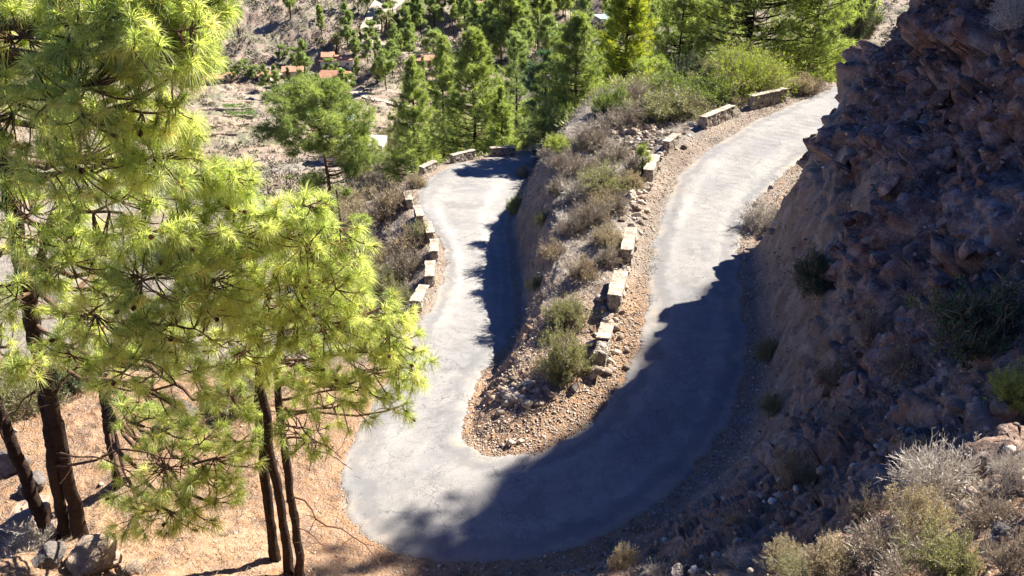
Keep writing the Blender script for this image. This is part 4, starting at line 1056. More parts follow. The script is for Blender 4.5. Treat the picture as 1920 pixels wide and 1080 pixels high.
# ------------------------------------------------------------------ pines beyond the road
MID = [ # px, top py, width px, Y, style, mat, low, label
 (597,160,215,66,'round','needle_blue',.3,'rounded dark green pine standing alone left of the far bend before the pale reservoir',1900,.5),
 (638,345,85,40,'round','needle_mid',.1,'small bushy young pine peeping out behind the yellow green foreground crown',300,.3),
 (766,104,92,98,'cone','needle_mid',.1,'narrow cone shaped pine at the left end of the row behind the far bend',1100,.6),
 (822,60,90,112,'cone','needle_mid',.15,'tall thin topped pine second in the row behind the far bend',1000,.6),
 (884,50,135,90,'cone','needle_mid',.2,'broad conical pine with visible trunk right behind the far bend parapet',1600,.55),
 (940,162,62,86,'cone','needle_mid',.1,'low young pine tucked right of the broad conical pine',500,.5),
 (1022,95,74,80,'open','needle_dark',.42,'dark pine with a long bare thin trunk left of the tall blue green pine',500,.5),
 (1083,18,125,70,'cone','needle_blue',.1,'tall blue green pine with reddish trunk above the bank between the two roads',1700,.5),
 (1130,30,95,96,'cone','needle_mid',.15,'grey green pine half hidden behind the tall blue green one',800,.6),
 (1180,-65,128,78,'cone','needle_bright',.12,'bright yellow green conical pine near the top centre of the view',1700,.5),
 (1287,-50,130,86,'open','needle_mid',.25,'loose crowned pine right of the bright yellow green one',1000,.6),
 (1435,-130,290,92,'open','needle_mid',.3,'wide spreading dark pine above the big round broom bush',1700,.8),
 (1345,-60,110,120,'open','needle_far',.3,'distant hazy pine between the loose crowned and the wide spreading pines',600,.8),
 (1545,-90,150,88,'open','needle_mid',.25,'pine rising beside the cliff edge at the top right',900,.7),
 (1052,62,80,112,'cone','needle_mid',.2,'mid distance pine just left of the blue green one, behind it',600,.7),
 (965,60,70,120,'slim','needle_far',.3,'tall slim pine standing before the shaded spur',500,.7),
 (1235,110,90,74,'round','needle_mid',.1,'low bushy pine below the bright conical pine',500,.5),
 (1330,120,110,82,'round','needle_dark',.1,'dark rounded young pine left behind the big round broom bush',500,.5),
]
for i, (px, top, wpx, Y, st, mt, low, lab, nt_, tr_) in enumerate(MID):
    tp = at_depth(px, top, Y); x = tp[0]; z = float(ground(x, Y)); h = tp[2] - z
    rad = wpx / 2 * vdepth((x, Y, z + h * .4)) / FOC
    nn = 22
    tr, cr = pine_meshes(h, rad * (.88 if i == 0 else 1.35), 100 + i, st, int(nt_ * 1.45), tr_ * 1.1, 20, .045 * Y / 70, mt, 'bark_warm' if mt in ('needle_blue',) else 'bark', tr_r=.14 + h * .006, low=low)
    plant_tree('pine_tree', [('trunk', tr), ('crown', cr)], (x, Y, z), lab, 'pine tree')

# far pines: four shapes copied
FARP = []
for i, (st, h, r, low, mt) in enumerate([('cone', 13, 3.4, .2, 'needle_far'), ('slim', 15, 2.6, .3, 'needle_far'), ('open', 13, 3.6, .35, 'needle_far'), ('slim', 17, 2.4, .4, 'needle_mid'), ('round', 8, 3.6, .1, 'needle_far')]):
    FARP.append((h, pine_meshes(h, r, 200 + i, st, 330, 1.15, 16, .15, mt, low=low, tr_r=.2)))
FAR = [ # px, base py, height px, proto, label or None
 (575,166,88,0,'pale green conical pine in front of the orange roofed houses'),(500,172,50,0,'left one of the two small pines beside the lower left houses'),(523,190,66,1,'right one of the two small pines beside the lower left houses'),
 (449,68,66,2,'lone thin pine leaning on the rocky hillside near the top left'),(605,78,66,3,'dark slender pine on the hillside straight above the houses'),(632,100,34,2,None),(545,40,52,2,None),
 (725,172,76,2,'tall pine with a bare trunk right of the houses, on the open valley floor'),(712,130,60,1,None),(740,125,78,1,None),(752,110,50,3,None),(690,120,56,0,None),(668,110,50,0,None),(655,96,45,2,None),
 (645,15,40,3,None),(664,18,46,3,None),(690,25,40,2,None),(790,70,70,1,None),(815,52,60,0,None),(850,62,70,3,None),(870,80,90,1,None),(895,95,100,1,None),(912,80,80,3,None),(922,100,95,0,None),
 (940,120,150,3,'tall dark pine at the left of the grove by the shaded spur'),(958,128,160,3,None),(975,118,150,1,None),(990,112,150,3,None),(1008,100,140,1,None),(1022,90,120,3,None),(955,95,120,1,None),(985,90,120,3,None),
 (1135,45,70,3,None),(1150,30,60,1,None),(1210,42,60,3,None),(1095,70,90,1,None),(1225,90,90,3,None),(1340,75,90,1,None),(1385,60,90,3,None),(1500,60,90,1,None),(1310,60,70,0,None),
 (460,148,34,4,'rounded grove tree at the foot of the rocky hillside, left'),(435,146,30,4,None),(480,150,26,4,None),(760,60,44,4,None),(780,45,40,4,None),(730,50,40,4,None),(700,75,34,4,None),(620,140,30,4,None),(640,158,28,4,None),(655,165,26,4,None),(820,110,50,4,None),(765,95,40,4,None),(805,95,44,1,None),(830,30,50,1,None),(880,30,50,3,None),(1060,40,70,1,None),(560,120,30,4,None),(530,112,26,4,None),(780,20,40,3,None),(740,15,30,0,None),(930,30,50,1,None),(960,25,50,3,None)]
for i, (px, py, hp, pr, lab) in enumerate(FAR):
    p = hit(px, py); h = hp * vdepth(p) / FOC; H0, (tr, cr) = FARP[pr]; s = h / H0
    band = 'pines standing on the valley floor and the slopes beyond' 
    region = 'left of the houses' if px < 540 else 'around the orange roofed houses' if px < 700 else 'in the palm dotted valley' if px < 850 else 'in the grove before the shaded spur' if px < 1050 else 'on the far slope behind the conical pines' if px < 1290 else 'on the far slope above the broom bush'
    ht = 'small round' if pr == 4 else 'tall slim' if pr in (1, 3) else 'loose crowned'
    plant_tree('pine_tree', [('trunk', tr), ('crown', cr)], tuple(p), lab or f'{ht} distant pine {region}', 'pine tree', None if lab else f'{ht} distant pines {region}', rz=i * 1.3, sc=s)

_fr = np.random.default_rng(42)
for i in range(74):
    if i < 40: px, py, hp = _fr.uniform(860, 1330), _fr.uniform(25, 140), _fr.uniform(60, 105)
    elif i < 66: px, py, hp = _fr.uniform(640, 900), _fr.uniform(15, 170), _fr.uniform(36, 72)
    else: px, py, hp = _fr.uniform(540, 670), _fr.uniform(164, 182), _fr.uniform(34, 50)
    p = hit(px, py); h = hp * vdepth(p) / FOC; pr = int(_fr.integers(0, 4)); H0, (tr, cr) = FARP[pr]
    region = 'in front of the orange roofed houses' if i >= 66 else 'in the open valley' if i >= 40 else 'in the woods on the far right slope'
    plant_tree('pine_tree', [('trunk', tr), ('crown', cr)], tuple(p), f'distant pine standing {region}', 'pine tree', f'distant pines {region}', rz=i * 2.3, sc=h / H0 * (.8 if i >= 66 else 1))
# palms
def palm_meshes(seed):
    rng = np.random.default_rng(seed); at, ac = Acc(), Acc(); z = np.linspace(-.4, 6, 9)
    tube(at, np.column_stack([.2 * np.sin(z * .4), 0 * z, z]), .28, 7, rough=.12, rng=rng)
    for i in range(34):
        an = rng.uniform(0, 6.28); el = rng.uniform(-.35, 1.2); L = rng.uniform(2.2, 3.2); t = np.linspace(0, 1, 8)
        d = np.array([math.cos(an), math.sin(an), 0]); m = d * (t * L * math.cos(el * .6))[:, None] + np.array([0, 0, 1]) * (t * L * math.sin(el) - t * t * L * .55)[:, None] + [.2 * math.sin(2.4), 0, 6]
        sd = np.array([-math.sin(an), math.cos(an), 0]); k = 12
        tt = rng.uniform(.12, 1, k * 2); B = np.column_stack([np.interp(tt, t, m[:, c]) for c in range(3)]); sg = np.where(np.arange(k * 2) % 2, 1, -1)[:, None]
        E = B + sd * sg * .55 * (1.15 - tt)[:, None] + d * .35 + [0, 0, -.22]
        ribbons(ac, B, E, .12, .03, rng=rng); ribbons(ac, m[:-1], m[1:], .07, .06, rng=rng)
    return [('trunk', at.mesh('trunk', [M['bark_warm']], True)), ('crown', ac.mesh('crown', [M['leaf_olive']]))]
PALM = [palm_meshes(1), palm_meshes(2)]
for i, (px, py, hp, lab) in enumerate([(716,62,34,'tall palm on the slope above the pale track'),(672,28,24,'palm near the top of the valley beside the track'),(632,98,34,'thin palm just above the orange roofed houses'),(608,98,24,'left palm of the two short ones above the houses'),(595,92,20,'short palm leftmost above the houses'),(706,93,18,'low golden palm below the tall one'),(676,82,28,'bushy palm in the green gully right of the houses'),(546,38,34,'palm standing on the rocky hillside'),(780,42,24,'palm in the upper valley left of the pines'),(728,70,46,'slim palm right of the tall one above the pale track')]):
    p = hit(px, py); s = hp * vdepth(p) / FOC / 7.2
    plant_tree('palm_tree', PALM[i % 2], tuple(p), lab, 'palm tree', rz=i, sc=s)

# ------------------------------------------------------------------ shrubs
KIND = {
 'dry':   ('dry grey twiggy', lambda s: bush_meshes(1, 1, s, 'twig_grey', 'twig_brown', 62, 6, 6, .05, 1.2, .016, lmix=.5)),
 'brown': ('dry brown', lambda s: bush_meshes(1, 1, s, 'twig_brown', 'straw', 60, 6, 6, .06, 1.0, .016, lmix=.4)),
 'straw': ('straw coloured dry', lambda s: bush_meshes(1, 1, s, 'twig_grey', 'straw', 64, 6, 7, .04, 4.0, .014, lmix=.8)),
 'olive': ('olive green', lambda s: bush_meshes(1, 1, s, 'twig_grey', 'leaf_olive', 70, 6, 7, .04, 4.5, .013, lmix=.8)),
 'green': ('green leafy', lambda s: bush_meshes(1, 1, s, 'twig_brown', 'leaf_green', 70, 6, 7, .045, 5.0, .013, lmix=.9)),
 'lime':  ('lime green', lambda s: bush_meshes(1, 1, s, 'twig_brown', 'leaf_lime', 70, 6, 7, .045, 5.0, .013, lmix=.95)),
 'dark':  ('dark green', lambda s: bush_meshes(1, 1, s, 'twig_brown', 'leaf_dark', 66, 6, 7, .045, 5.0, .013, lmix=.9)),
 'pale':  ('bleached bare', lambda s: bush_meshes(1, 1, s, 'twig_pale', 'twig_grey', 70, 6, 6, .07, .5, .013, lmix=.4)),
 'broom': ('lime green', lambda s: bush_meshes(1, 1, s, 'twig_brown', 'leaf_lime', 150, 7, 8, .022, 5.0, .006, lmix=.85)),
 'yellow': ('yellow flowering', lambda s: bush_meshes(1, 1, s, 'twig_brown', 'flower_yellow', 40, 5, 5, .07, 2.0, .016, lmix=.9)),
}
PROTO = {k: [f(40 + 7 * j + i * 3) for j in range(3 if k in ('dry', 'straw', 'olive', 'green', 'brown') else 2)] for i, (k, (_, f)) in enumerate(KIND.items())}
SHR = [ # px, base py, width px, height px, kind, place words
 # bank between the two road arms
 (1165,238,120,62,'dry','on the upper bank left of the rubble heap'),(1105,282,100,66,'dry','on the bank crest right of where the lower road disappears'),(1055,318,80,50,'dry','hanging over the far end of the bank above the lower road'),
 (1150,300,90,50,'dry','on the bank below the rubble heap'),(1130,360,120,62,'olive','in the middle of the bank top, below the rubble'),(1080,372,80,50,'pale','on the middle of the bank above the steep cut'),(1150,392,80,46,'dry','beside the tumbled masonry of the upper road'),
 (1048,362,60,40,'dry','at the edge of the steep cut facing the lower road'),(1105,418,90,56,'dry','on the bank left of the tumbled masonry'),(1135,458,76,46,'straw','left of the third parapet wall of the upper road'),(1140,494,64,42,'dry','spilling against the parapet wall before the long pale one'),
 (1070,440,70,46,'dry','on the shaded cut above the lower road'),(1090,520,80,54,'brown','on the steep bank left of the long pale wall'),(1040,480,70,44,'brown','low on the steep cut beside the shaded road'),(1062,600,96,62,'olive','in half shade on the tip of the bank'),
 (1058,702,118,108,'olive','large and sunlit at the tip of the bank inside the hairpin'),(968,398,42,38,'green','at the foot of the cut where the road narrows'),(1180,350,64,40,'straw','just left of the wall by the young pine'),(1030,290,60,32,'dry','at the very end of the bank beside the road end'),
 (1192,322,60,44,'dry','by the foot of the young pine'),(1085,330,90,52,'dry','halfway along the crest of the bank'),(1125,395,80,48,'straw','between the olive bush and the masonry'),(1020,420,50,34,'olive','clinging to the upper cut face'),(1010,540,54,34,'olive','at the foot of the cut in deep shade'),
 (1030,640,40,28,'olive','small one at the left foot of the large sunlit bush'),(980,330,30,22,'straw','beside the inner road edge near the far bend'),
 # outer side of upper road, beyond the wall
 (1255,218,150,62,'olive','behind the grey parapet walls left of the broom bush'),(1310,192,110,50,'green','directly behind the grey parapet wall'),(1392,170,165,88,'broom','huge and round behind the tall stone parapet'),(1350,170,110,70,'olive','joined to the left of the huge round broom bush'),
 (1500,172,50,32,'straw','right of the tall stone parapet'),(1515,172,70,40,'brown','where the upper road vanishes behind the cliff'),(1550,150,70,74,'olive','tall and pale against the cliff edge'),(1490,145,90,60,'green','behind the huge round broom bush to its right'),
 (1225,180,46,30,'yellow','bright orange yellow in the scrub behind the rubble heap'),(1190,195,80,50,'dry','behind the yellow flowering shrub'),(1290,160,90,60,'dark','dark clump left of the broom bush'),(1385,196,40,22,'brown','between the two farthest parapet walls'),(1310,212,40,28,'dry','at the near end of the grey parapet wall'),
 (1140,215,70,60,'green','low green one at the foot of the tall blue green pine'),(1250,185,90,50,'green','in the thicket below the bright conical pine'),
 # beyond the far bend
 (800,303,96,44,'lime','bright one just outside the far bend'),(757,300,66,70,'olive','tall loose one left of the lime green bush'),(840,288,60,36,'green','behind the gap between far bend blocks'),(905,278,60,32,'straw','behind the middle far bend block'),(975,274,60,34,'green','between the two dark far parapet blocks'),
 (1050,280,70,34,'lime','right behind the last dark parapet block'),(935,262,70,40,'olive','at the foot of the broad conical pine'),(1010,258,80,50,'olive','under the bare trunked dark pine'),(870,262,60,40,'straw','pale dry one beneath the broad conical pine'),(1060,240,80,60,'green','left foot of the tall blue green pine'),
 (740,285,50,50,'olive','beside the reservoir corner'),(980,240,60,50,'lime','between the conical pine and the bare trunked one'),
 # outer bank of the lower road
 (735,345,80,58,'dry','on the outer bank left of the sunken block'),(700,372,90,52,'straw','on the outer bank far left of the sunken block'),(745,392,80,60,'brown','shaggy and hanging below the sixth block'),(715,420,90,60,'brown','large and drooping on the outer bank'),(668,440,90,66,'straw','golden one against the foreground crown'),
 (770,470,90,54,'brown','below the fourth block'),(758,520,90,74,'dry','on the outer bank beside the second block'),(718,560,104,80,'olive','down the outer bank left of the nearest block'),(700,500,90,60,'straw','midway down the outer bank'),(745,575,70,50,'olive','right next to the leaning nearest block'),
 (790,450,50,38,'olive','small and tight against the third block'),(680,340,70,44,'dry','farther down the slope near the reddish soil'),(725,318,70,50,'olive','at the top of the outer bank near the far bend'),(690,470,70,50,'dry','behind the golden shrub on the outer bank'),(650,400,80,50,'straw','low on the slope behind the young pine'),(780,350,40,28,'straw','on the verge by the sunken block'),
 # cliff and near slope
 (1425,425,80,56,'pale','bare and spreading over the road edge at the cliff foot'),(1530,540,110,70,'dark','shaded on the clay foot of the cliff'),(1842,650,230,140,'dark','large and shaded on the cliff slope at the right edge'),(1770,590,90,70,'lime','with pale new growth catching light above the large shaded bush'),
 (1905,760,110,70,'lime','small and bright at the right edge on the dark slope'),(1488,905,90,80,'straw','thin stemmed with yellow tips on the near slope'),(1760,930,185,112,'pale','large and sunlit, bleached white, on the near slope'),(1650,925,60,50,'pale','small one left of the large bleached shrub'),
 (1890,895,90,70,'pale','pinkish bare one right of the large bleached shrub'),(1660,1040,150,90,'dry','broad one below the large bleached shrub'),(1790,1075,150,90,'olive','yellow green at the bottom edge, lower right'),(1900,1070,120,100,'dry','in the lower right corner'),(1560,1075,120,70,'straw','at the bottom edge left of the broad one'),
 (1170,1068,70,66,'straw','grassy clump alone at the bottom centre right'),(1230,1078,60,36,'pale','low bleached one at the bottom edge beside the grassy clump'),(1590,70,100,110,'dark','dark leafy one on the skyline edge of the cliff'),(1900,45,90,90,'pale','bleached dead one at the top right corner'),
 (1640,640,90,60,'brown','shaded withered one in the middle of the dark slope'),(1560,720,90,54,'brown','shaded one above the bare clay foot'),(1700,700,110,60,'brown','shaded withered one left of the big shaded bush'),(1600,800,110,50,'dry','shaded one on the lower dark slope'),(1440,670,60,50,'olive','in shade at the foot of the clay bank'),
 (1450,770,60,44,'olive','in shade at the bottom of the clay bank near the slope crest'),(1720,860,80,50,'straw','just above the large bleached shrub'),(1470,1050,80,44,'straw','low on the near slope crest'),(1390,1060,70,36,'pale','small dry one low on the near slope'),
 (1720,990,130,90,'straw','straw pale, between the bleached shrub and the bottom edge'),(1850,985,120,80,'dry','right below the large bleached shrub'),(1620,965,80,56,'dry','left below the large bleached shrub'),(1960,960,120,100,'brown','cut by the right edge below the shade'),(1700,1078,120,60,'dry','at the very bottom edge between the broad and yellow green ones'),(1500,1078,90,40,'olive','low at the bottom edge near the slope crest'),(1540,930,50,36,'dry','small shaded one on the near slope above the stones'),(1380,990,60,36,'brown','small one on the crest overlooking the shaded road'),
 # knoll left
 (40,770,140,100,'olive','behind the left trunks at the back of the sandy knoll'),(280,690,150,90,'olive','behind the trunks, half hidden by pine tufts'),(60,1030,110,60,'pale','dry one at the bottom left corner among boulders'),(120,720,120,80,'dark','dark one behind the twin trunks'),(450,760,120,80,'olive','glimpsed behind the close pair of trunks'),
]
NB = 0
for i, (px, py, wp, hp, kd, place) in enumerate(SHR):
    p = hit(px, py); dpt = vdepth(p); fz = .94 if 'bank' in place or 'cut' in place or (980 < px < 1240 and py > 230) else 1.1; r = wp / 2 * dpt / FOC * fz; h = hp * dpt / FOC * fz
    pr = PROTO[kd]; e = empty('shrub', (p[0], p[1], p[2] - .05), i * 2.1); e.scale = (r, r, h)
    for nm, me in pr[i % len(pr)]: link(nm, me, e)
    tag(e, f'{KIND[kd][0]} shrub {place}', 'shrub')
# small young pine by the wall
p = hit(1201, 326); tr, cr = pine_meshes(1.5, .5, 77, 'round', 40, .33, 40, .014, 'needle_blue', tr_r=.04)
plant_tree('pine_sapling', [('trunk', tr), ('crown', cr)], tuple(p), 'small blue green pine sapling beside the pale wall on the upper road edge', 'pine sapling')

# ------------------------------------------------------------------ uncountable undergrowth
def scrub_object(name, P, rmin, rmax, k, seed, mat, label, cat, hs=.8, w=.3, glen=.5, tone=None):
    rng = np.random.default_rng(seed); n = len(P); z = ground(P[:, 0], P[:, 1]); r = rng.uniform(rmin, rmax, n) ** 1.0
    C = np.column_stack([P, z]); d = rdirs(n * k, rng); d[:, 2] = np.abs(d[:, 2])
    rr = np.repeat(r, k)[:, None]; A = np.repeat(C, k, 0) + d * rr * rng.uniform(.3, 1, (n * k, 1)) * [1, 1, hs]
    B = A + nrm(d + rdirs(n * k, rng) * .6) * rr * glen
    a = Acc(); side = nrm(np.cross(B - A, rdirs(n * k, rng))); ww = rr * w
    V = np.stack([A - side * ww / 2, A + side * ww / 2, B], 1)
    tn = np.repeat(rng.uniform(0, 1, n) if tone is None else tone, k) + rng.normal(0, .1, n * k)
    a.add(V.reshape(-1, 3), t=np.arange(n * k * 3).reshape(-1, 3), tone=np.clip(np.repeat(tn, 3), 0, 1))
    return tag(link(name, a.mesh(name, [M[mat]])), label, cat, kind='stuff')
def mat_scrubfar():
    k = NT('hillside scrub'); t = k.attr('tone')
    c = k.ramp(t, [(0, (.06, .05, .045)), (.3, (.15, .125, .10)), (.55, (.22, .185, .15)), (.72, (.15, .15, .075)), (.9, (.10, .13, .05)), (1, (.2, .23, .08))])
    return k.done(k.pbsdf(c, .95))
M['scrubfar'] = mat_scrubfar()
rng = np.random.default_rng(99)
def far_scatter(n, y0, y1, wide, seed, floor=True):
    rng = np.random.default_rng(seed); y = rng.uniform(y0 ** .5, y1 ** .5, n) ** 2; x = y * rng.uniform(-.72, wide, n); return np.column_stack([x, y])
P = far_scatter(20000, 285, 460, .5, 1); nz = fbm(np.column_stack([P / 14., np.zeros(len(P))]), 3, 7)
scrub_object('hillside_scrub', P, .5, 1.7, 16, 2, 'scrubfar', 'grey brown scrub and low cactus covering the far rocky hillside', 'scrub', tone=np.clip(rng.uniform(.0, .95, len(P)) + nz * .5, 0, 1))
P = far_scatter(11500, 95, 300, .6, 3); nz = fbm(np.column_stack([P / 12., np.zeros(len(P))]), 3, 8); keep = (nz > -.3) | (P[:, 0] > 0); P = P[keep]; nz = nz[keep]
scrub_object('valley_scrub', P, .35, 1.2, 16, 4, 'scrubfar', 'low dry and green scrub dotting the valley floor and spur', 'scrub', tone=np.clip(rng.uniform(.2, .9, len(P)) + nz * .4, 0, 1))
P = scatter(3600, lambda x, y, d, s, sd, du, r: (sd == 2) & (d > 1.0) & (s < 12) & (d < 22), 12, (-30, 2, 26, 80))
scrub_object('bank_scrub', P, .12, .45, 22, 13, 'twig_brown', 'dry grass and low scrub on the outer bank of the lower road', 'scrub', w=.1)
P = scatter(2600, lambda x, y, d, s, sd, du, r: (sd == 1) & (du > 2.0) & (samp(FDL, x, y) > .8) & (y > 30), 14, (-4, 26, 26, 70))
scrub_object('bank_grass', P, .12, .4, 22, 15, 'twig_grey', 'grey dry grass between the shrubs on the bank between the road arms', 'dry grass', w=.09)
P = np.column_stack([rng.uniform(-8, 50, 5200), rng.uniform(62, 100, 5200)]); P = P[(samp(FD, P[:, 0], P[:, 1]) > 2.0)]
scrub_object('thicket', P, .25, .9, 22, 16, 'leaf_olive', 'tangled green and olive undergrowth below the pines beyond the road', 'undergrowth', w=.14)
P = scatter(2400, lambda x, y, d, s, sd, du, r: (sd == 2) & (d > 1.8) & (s > 20), 18, (2, 34, 6, 60))
scrub_object('slope_grass', P, .08, .3, 16, 19, 'twig_brown', 'withered grass and twigs on the shaded slope and cliff ledges', 'dry grass', w=.07)
P = scatter(6500, lambda x, y, d, s, sd, du, r: (sd == 2) & (d > .8) & (s > 13.5) & (s < 23), 20, (-26, 3, 8, 34))
scrub_object('pine_litter', P, .08, .34, 14, 21, 'twig_brown', 'dry grass and fallen needles on the sandy knoll under the pines', 'pine litter', hs=.2, w=.07)
# ------------------------------------------------------------------ houses and works in the valley
M['tile'] = mat_simple('terracotta roof tiles', (.36, .17, .10), (.52, .29, .19), 1.2, .85, .03, 3)
M['plaster'] = mat_simple('cream plaster', (.5, .43, .34), (.64, .57, .47), .8, .9, .01)
M['plaster_w'] = mat_simple('white plaster', (.6, .57, .52), (.74, .71, .66), .8, .9, .01)
M['glass'] = mat_simple('dark window glass', (.03, .04, .05), (.06, .07, .08), 1, .2, 0)
M['wood'] = mat_simple('brown door wood', (.12, .05, .03), (.22, .09, .05), 3, .8, .01)
M['teal'] = mat_simple('teal sheet roof', (.25, .42, .39), (.34, .50, .46), .8, .5, .01)
M['concrete'] = mat_simple('stained concrete', (.55, .47, .38), (.78, .69, .58), 1.2, .9, .02)
M['concrete_pale'] = mat_simple('sun bleached concrete', (.45, .40, .33), (.62, .56, .47), .6, .9, .02)
M['track'] = mat_simple('pale dust track', (.40, .32, .24), (.54, .45, .35), .4, .95, .03)
M['crop'] = mat_foliage('crop leaves', (.08, .17, .03), (.2, .34, .07), .3, 1)
def box_mesh(name, x0, x1, y0, y1, z0, z1, mat, bev=0.0):
    bm = bmesh.new(); bmesh.ops.create_cube(bm, size=1)
    for v in bm.verts: v.co = Vector((x0 + (v.co.x + .5) * (x1 - x0), y0 + (v.co.y + .5) * (y1 - y0), z0 + (v.co.z + .5) * (z1 - z0)))
    if bev: bmesh.ops.bevel(bm, geom=bm.edges, offset=bev, segments=1, affect='EDGES')
    me = bpy.data.meshes.new(name); bm.to_mesh(me); bm.free(); me.materials.append(M[mat]); return me
def gable(name, x0, x1, y0, y1, z0, rise, over, mat, hip=.0):
    x0 -= over; x1 += over; y0 -= over; y1 += over; ym = (y0 + y1) / 2; th = .22; hp = hip * (x1 - x0)
    top = [(x0, y0, z0), (x1, y0, z0), (x1, y1, z0), (x0, y1, z0), (x0 + hp, ym, z0 + rise), (x1 - hp, ym, z0 + rise)]
    v = top + [(a, b, c - th) for a, b, c in top[:4]]
    f = [(0, 1, 5, 4), (2, 3, 4, 5), (1, 2, 5), (3, 0, 4), (0, 6, 7, 1), (1, 7, 8, 2), (2, 8, 9, 3), (3, 9, 6, 0), (9, 8, 7, 6)]
    me = bpy.data.meshes.new(name); me.from_pydata(v, [], f); me.materials.append(M[mat]); me.update(); return me
def house(px, py, w, dp, h, rz, label, roof='tile', wall='plaster', rise=1.6, hip=.0, chim=True):
    w *= .85; h *= .85; rise *= .85
    p = hit(px, py); e = empty('house', (p[0], p[1], p[2] - .3), rz); tag(e, label, 'house')
    link('wall', box_mesh('wall', -w / 2, w / 2, 0, dp, -1.5, h, wall), e)
    rf = link('roof', gable('roof', -w / 2, w / 2, 0, dp, h + .22, rise, .5, roof, hip), e)
    if chim: link('chimney', box_mesh('chimney', w * .2, w * .2 + .7, dp * .6, dp * .6 + .7, h + .4, h + rise + .9, 'plaster_w'), rf)
    n = max(2, int(w / 3.4))
    for i in range(n):
        x = -w / 2 + w * (i + .5) / n
        if i == n // 2: d = link('door', box_mesh('door', x - .5, x + .5, -.05, .1, 0.02, 2.1, 'wood'), e)
        else:
            fr = link('window', box_mesh('window', x - .65, x + .65, -.06, .1, 1.0, 2.2, 'plaster_w'), e); link('pane', box_mesh('pane', x - .5, x + .5, -.075, -.02, 1.12, 2.08, 'glass'), fr)
    return e
house(632,127,15,7,3.6,.15,'white walled house with shallow orange tiled roof, upper one of the group in the valley',wall='plaster_w')
house(616,124,5,6,4.4,.15,'narrow orange roofed wing left of the upper white house',chim=False)
house(622,158,13,7,2.6,-.08,'low house with broad orange tiled roof, lower one of the group in the valley',rise=2.6,hip=.12)
house(645,158,4,5,3.6,-.1,'small cream house block with orange trim at the right end of the lower house',chim=False)
house(549,152,8,6,4.2,.1,'partly hidden cream house left behind the pale green conical pine')
house(556,166,7,4,2.2,.1,'small pale outbuilding at the foot of the conical pine, lowest of the group',roof='concrete_pale',rise=.4,chim=False)
house(497,156,5,6,3.2,.0,'little orange roofed house peeping between the two small pines')
house(392,160,17,6,2.8,.2,'long orange roofed house at the left edge of the valley beside the foreground crown')
house(797,124,9,6,2.6,.1,'terracotta roof house glimpsed between the thin topped pines')
house(905,20,18,7,2.6,.25,'long pinkish roofed house high on the far slope above the grove')
house(918,38,10,6,2.4,.2,'smaller pinkish roofed house just below the long one on the far slope')
house(1192,36,9,5,2.4,-.2,'white house on the far slope right of the bright conical pine',roof='concrete_pale',wall='plaster_w',rise=.5)
house(1288,34,12,6,2.6,-.2,'reddish house half hidden by pines on the far slope at the right',wall='plaster')
house(719,8,7,5,3.0,.3,'pale cube of a house beside the track at the top of the valley',roof='concrete_pale',rise=.3,chim=False)

def shelter(px, py, w, dp, h, rz, label, cols=4):
    p = hit(px, py); e = empty('shelter', tuple(p), rz); tag(e, label, 'shelter')
    bm = bpy.data.meshes.new('roof'); z = h
    bm.from_pydata([(-w/2, -dp/2, z - .3), (w/2, -dp/2, z - .3), (w/2, dp/2, z + .5), (-w/2, dp/2, z + .5), (-w/2, -dp/2, z - .42), (w/2, -dp/2, z - .42), (w/2, dp/2, z + .38), (-w/2, dp/2, z + .38)], [], [(0,1,2,3),(7,6,5,4),(0,4,5,1),(1,5,6,2),(2,6,7,3),(3,7,4,0)]); bm.materials.append(M['teal'])
    link('roof', bm, e)
    for sx in (-1, 1):
        for sy in (-1, 1): link('post', box_mesh('post', sx * (w/2 - .3) - .1, sx * (w/2 - .3) + .1, sy * (dp/2 - .3) - .1, sy * (dp/2 - .3) + .1, -.5, h - .4 + sy * .3, 'plaster_w'), e)
    return e
shelter(652,250,4.6,5,4.6,.1,'open shelter with teal sheet roof and white posts behind the rounded dark pine')
shelter(1142,48,10,6,3.2,.35,'teal roofed shelter on the far slope left of the bright conical pine')

# reservoir: a long flat concrete basin with a curved retaining wall
def reservoir():
    L0, R0 = hit(606, 300), hit(724, 300); q = vdepth(R0) / FOC; h = 34 * q; y0 = max(L0[1], R0[1]) * .98; x0, x1 = L0[0], R0[0]; zb = float(min(L0[2], R0[2]))
    e = empty('water_reservoir', ((x0 + x1) / 2, y0, zb)); tag(e, 'long pale concrete water reservoir with flat bright top left of the far bend', 'reservoir')
    hw = (x1 - x0) / 2; dp = 60 * q; k = 26; t = np.linspace(0, math.pi, k)
    front = np.column_stack([-hw * np.cos(t), -np.sin(t) * 9 * q]); ring = np.vstack([front, [[hw, dp], [-hw, dp]]]); n = len(ring)
    a = Acc(); zs = [-6, h * .3, h * .31, h * .62, h * .63, h]; rs = [.965, .985, .99, .992, 1, 1]
    V = np.vstack([np.column_stack([ring * r_, np.full(n, z)]) for z, r_ in zip(zs, rs)]); idx = np.arange(len(zs) * n).reshape(-1, n); nx = np.roll(idx, -1, 1)
    a.add(V, q=np.stack([idx[:-1], nx[:-1], nx[1:], idx[1:]], -1).reshape(-1, 4)); link('wall', a.mesh('wall', [M['concrete']]), e)
    a = Acc(); V = np.vstack([np.column_stack([ring * 1.012, np.full(n, z)]) for z in (h + .01, h + .45)] + [[[0, dp / 2, h + .47]]]); idx = np.arange(2 * n).reshape(2, n); nx = np.roll(idx, -1, 1)
    a.add(V, q=np.stack([idx[:-1], nx[:-1], nx[1:], idx[1:]], -1).reshape(-1, 4), t=np.column_stack([idx[1], nx[1], np.full(n, 2 * n)])); link('cover', a.mesh('cover', [M['concrete_pale']]), e)
reservoir()

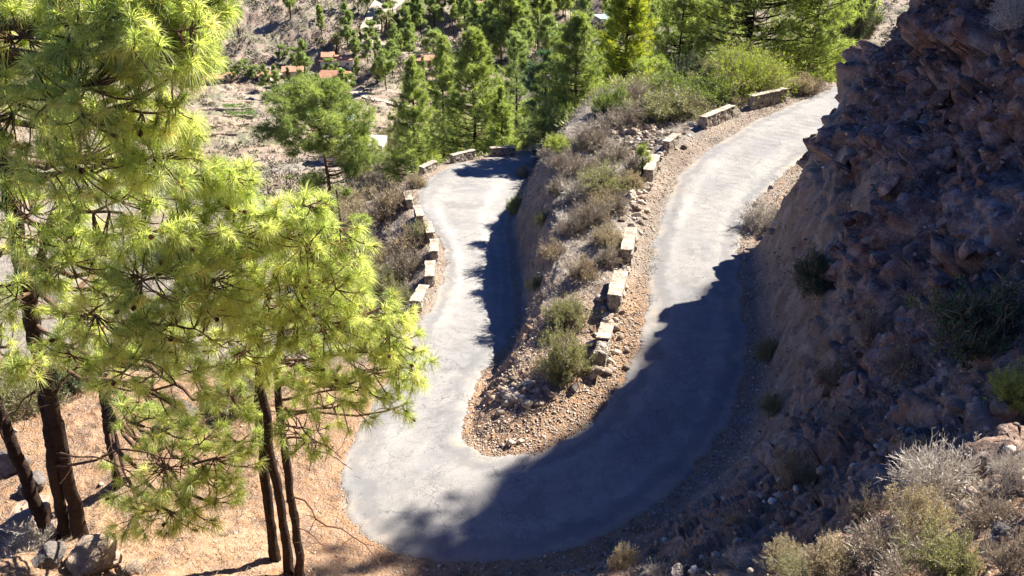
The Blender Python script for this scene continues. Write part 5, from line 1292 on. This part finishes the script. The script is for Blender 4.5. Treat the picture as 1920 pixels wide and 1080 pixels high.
def drape(name, pts, wd, mat, label=None, lift=.12):
    P = catmull(np.array([hit(*q)[:2] for q in pts]), 10); t = nrm(np.gradient(P, axis=0)); s = np.column_stack([-t[:, 1], t[:, 0]]); m = 5
    V = np.stack([P + s * wd * f for f in np.linspace(-.5, .5, m)], 1); z = ground(V[..., 0].ravel(), V[..., 1].ravel()) + lift; n = len(P)
    idx = np.arange(n * m).reshape(n, m); q = np.stack([idx[:-1, :-1], idx[:-1, 1:], idx[1:, 1:], idx[1:, :-1]], -1).reshape(-1, 4)
    return tag(link(name, mesh_from(name, np.column_stack([V.reshape(-1, 2), z]), quads=q, mats=[M[mat]], smooth=True)), kind='structure')
drape('track', [(775,-20),(735,4),(708,22),(700,45),(692,62),(700,80),(690,92)], 7, 'track', lift=.7)
drape('path', [(640,166),(680,178),(740,196),(800,200)], 3, 'track', lift=.3)
# terraces of the fallow fields
for i, (a, b) in enumerate([((380,196),(470,192)),((378,208),(480,204)),((385,222),(475,220)),((390,238),(470,234)),((395,256),(465,250)),((660,246),(735,240))]):
    A, B = hit(*a), hit(*b); n = 22; L = np.linspace(0, 1, n)[:, None]; P = A + (B - A) * L; P[:, 1] += fbm(P * .15, 2, i) * 2; P[:, 2] = ground(P[:, 0], P[:, 1])
    me = Acc(); tube(me, P + [0, 0, .15], .45 + .1 * np.sin(np.arange(n) * 2.3), 6, rough=.3)
    o = link('terrace_wall', me.mesh('terrace_wall', [M['stone']]))
    tag(o, ['low dry stone terrace edge at the top of the fallow fields on the left','second low stone terrace edge down the fallow fields','terrace edge just above the green crop rows','terrace edge right below the green crop rows','lowest terrace edge nearest the rounded pine','low stone edge behind the pale reservoir top'][i], 'terrace wall')
cr = []
for r_ in range(7):
    A, B = hit(418 + r_ * 2, 198 + r_ * 3.6), hit(474 + r_, 197 + r_ * 3.6); t = np.linspace(0, 1, 70)[:, None]; cr.append((A + (B - A) * t)[:, :2] + RNG.normal(0, .12, (70, 2)))
scrub_object('crop_rows', np.vstack(cr), .3, .6, 12, 31, 'crop', 'rows of bright green crops on a terrace in the valley', 'crops', hs=.8, w=.4)
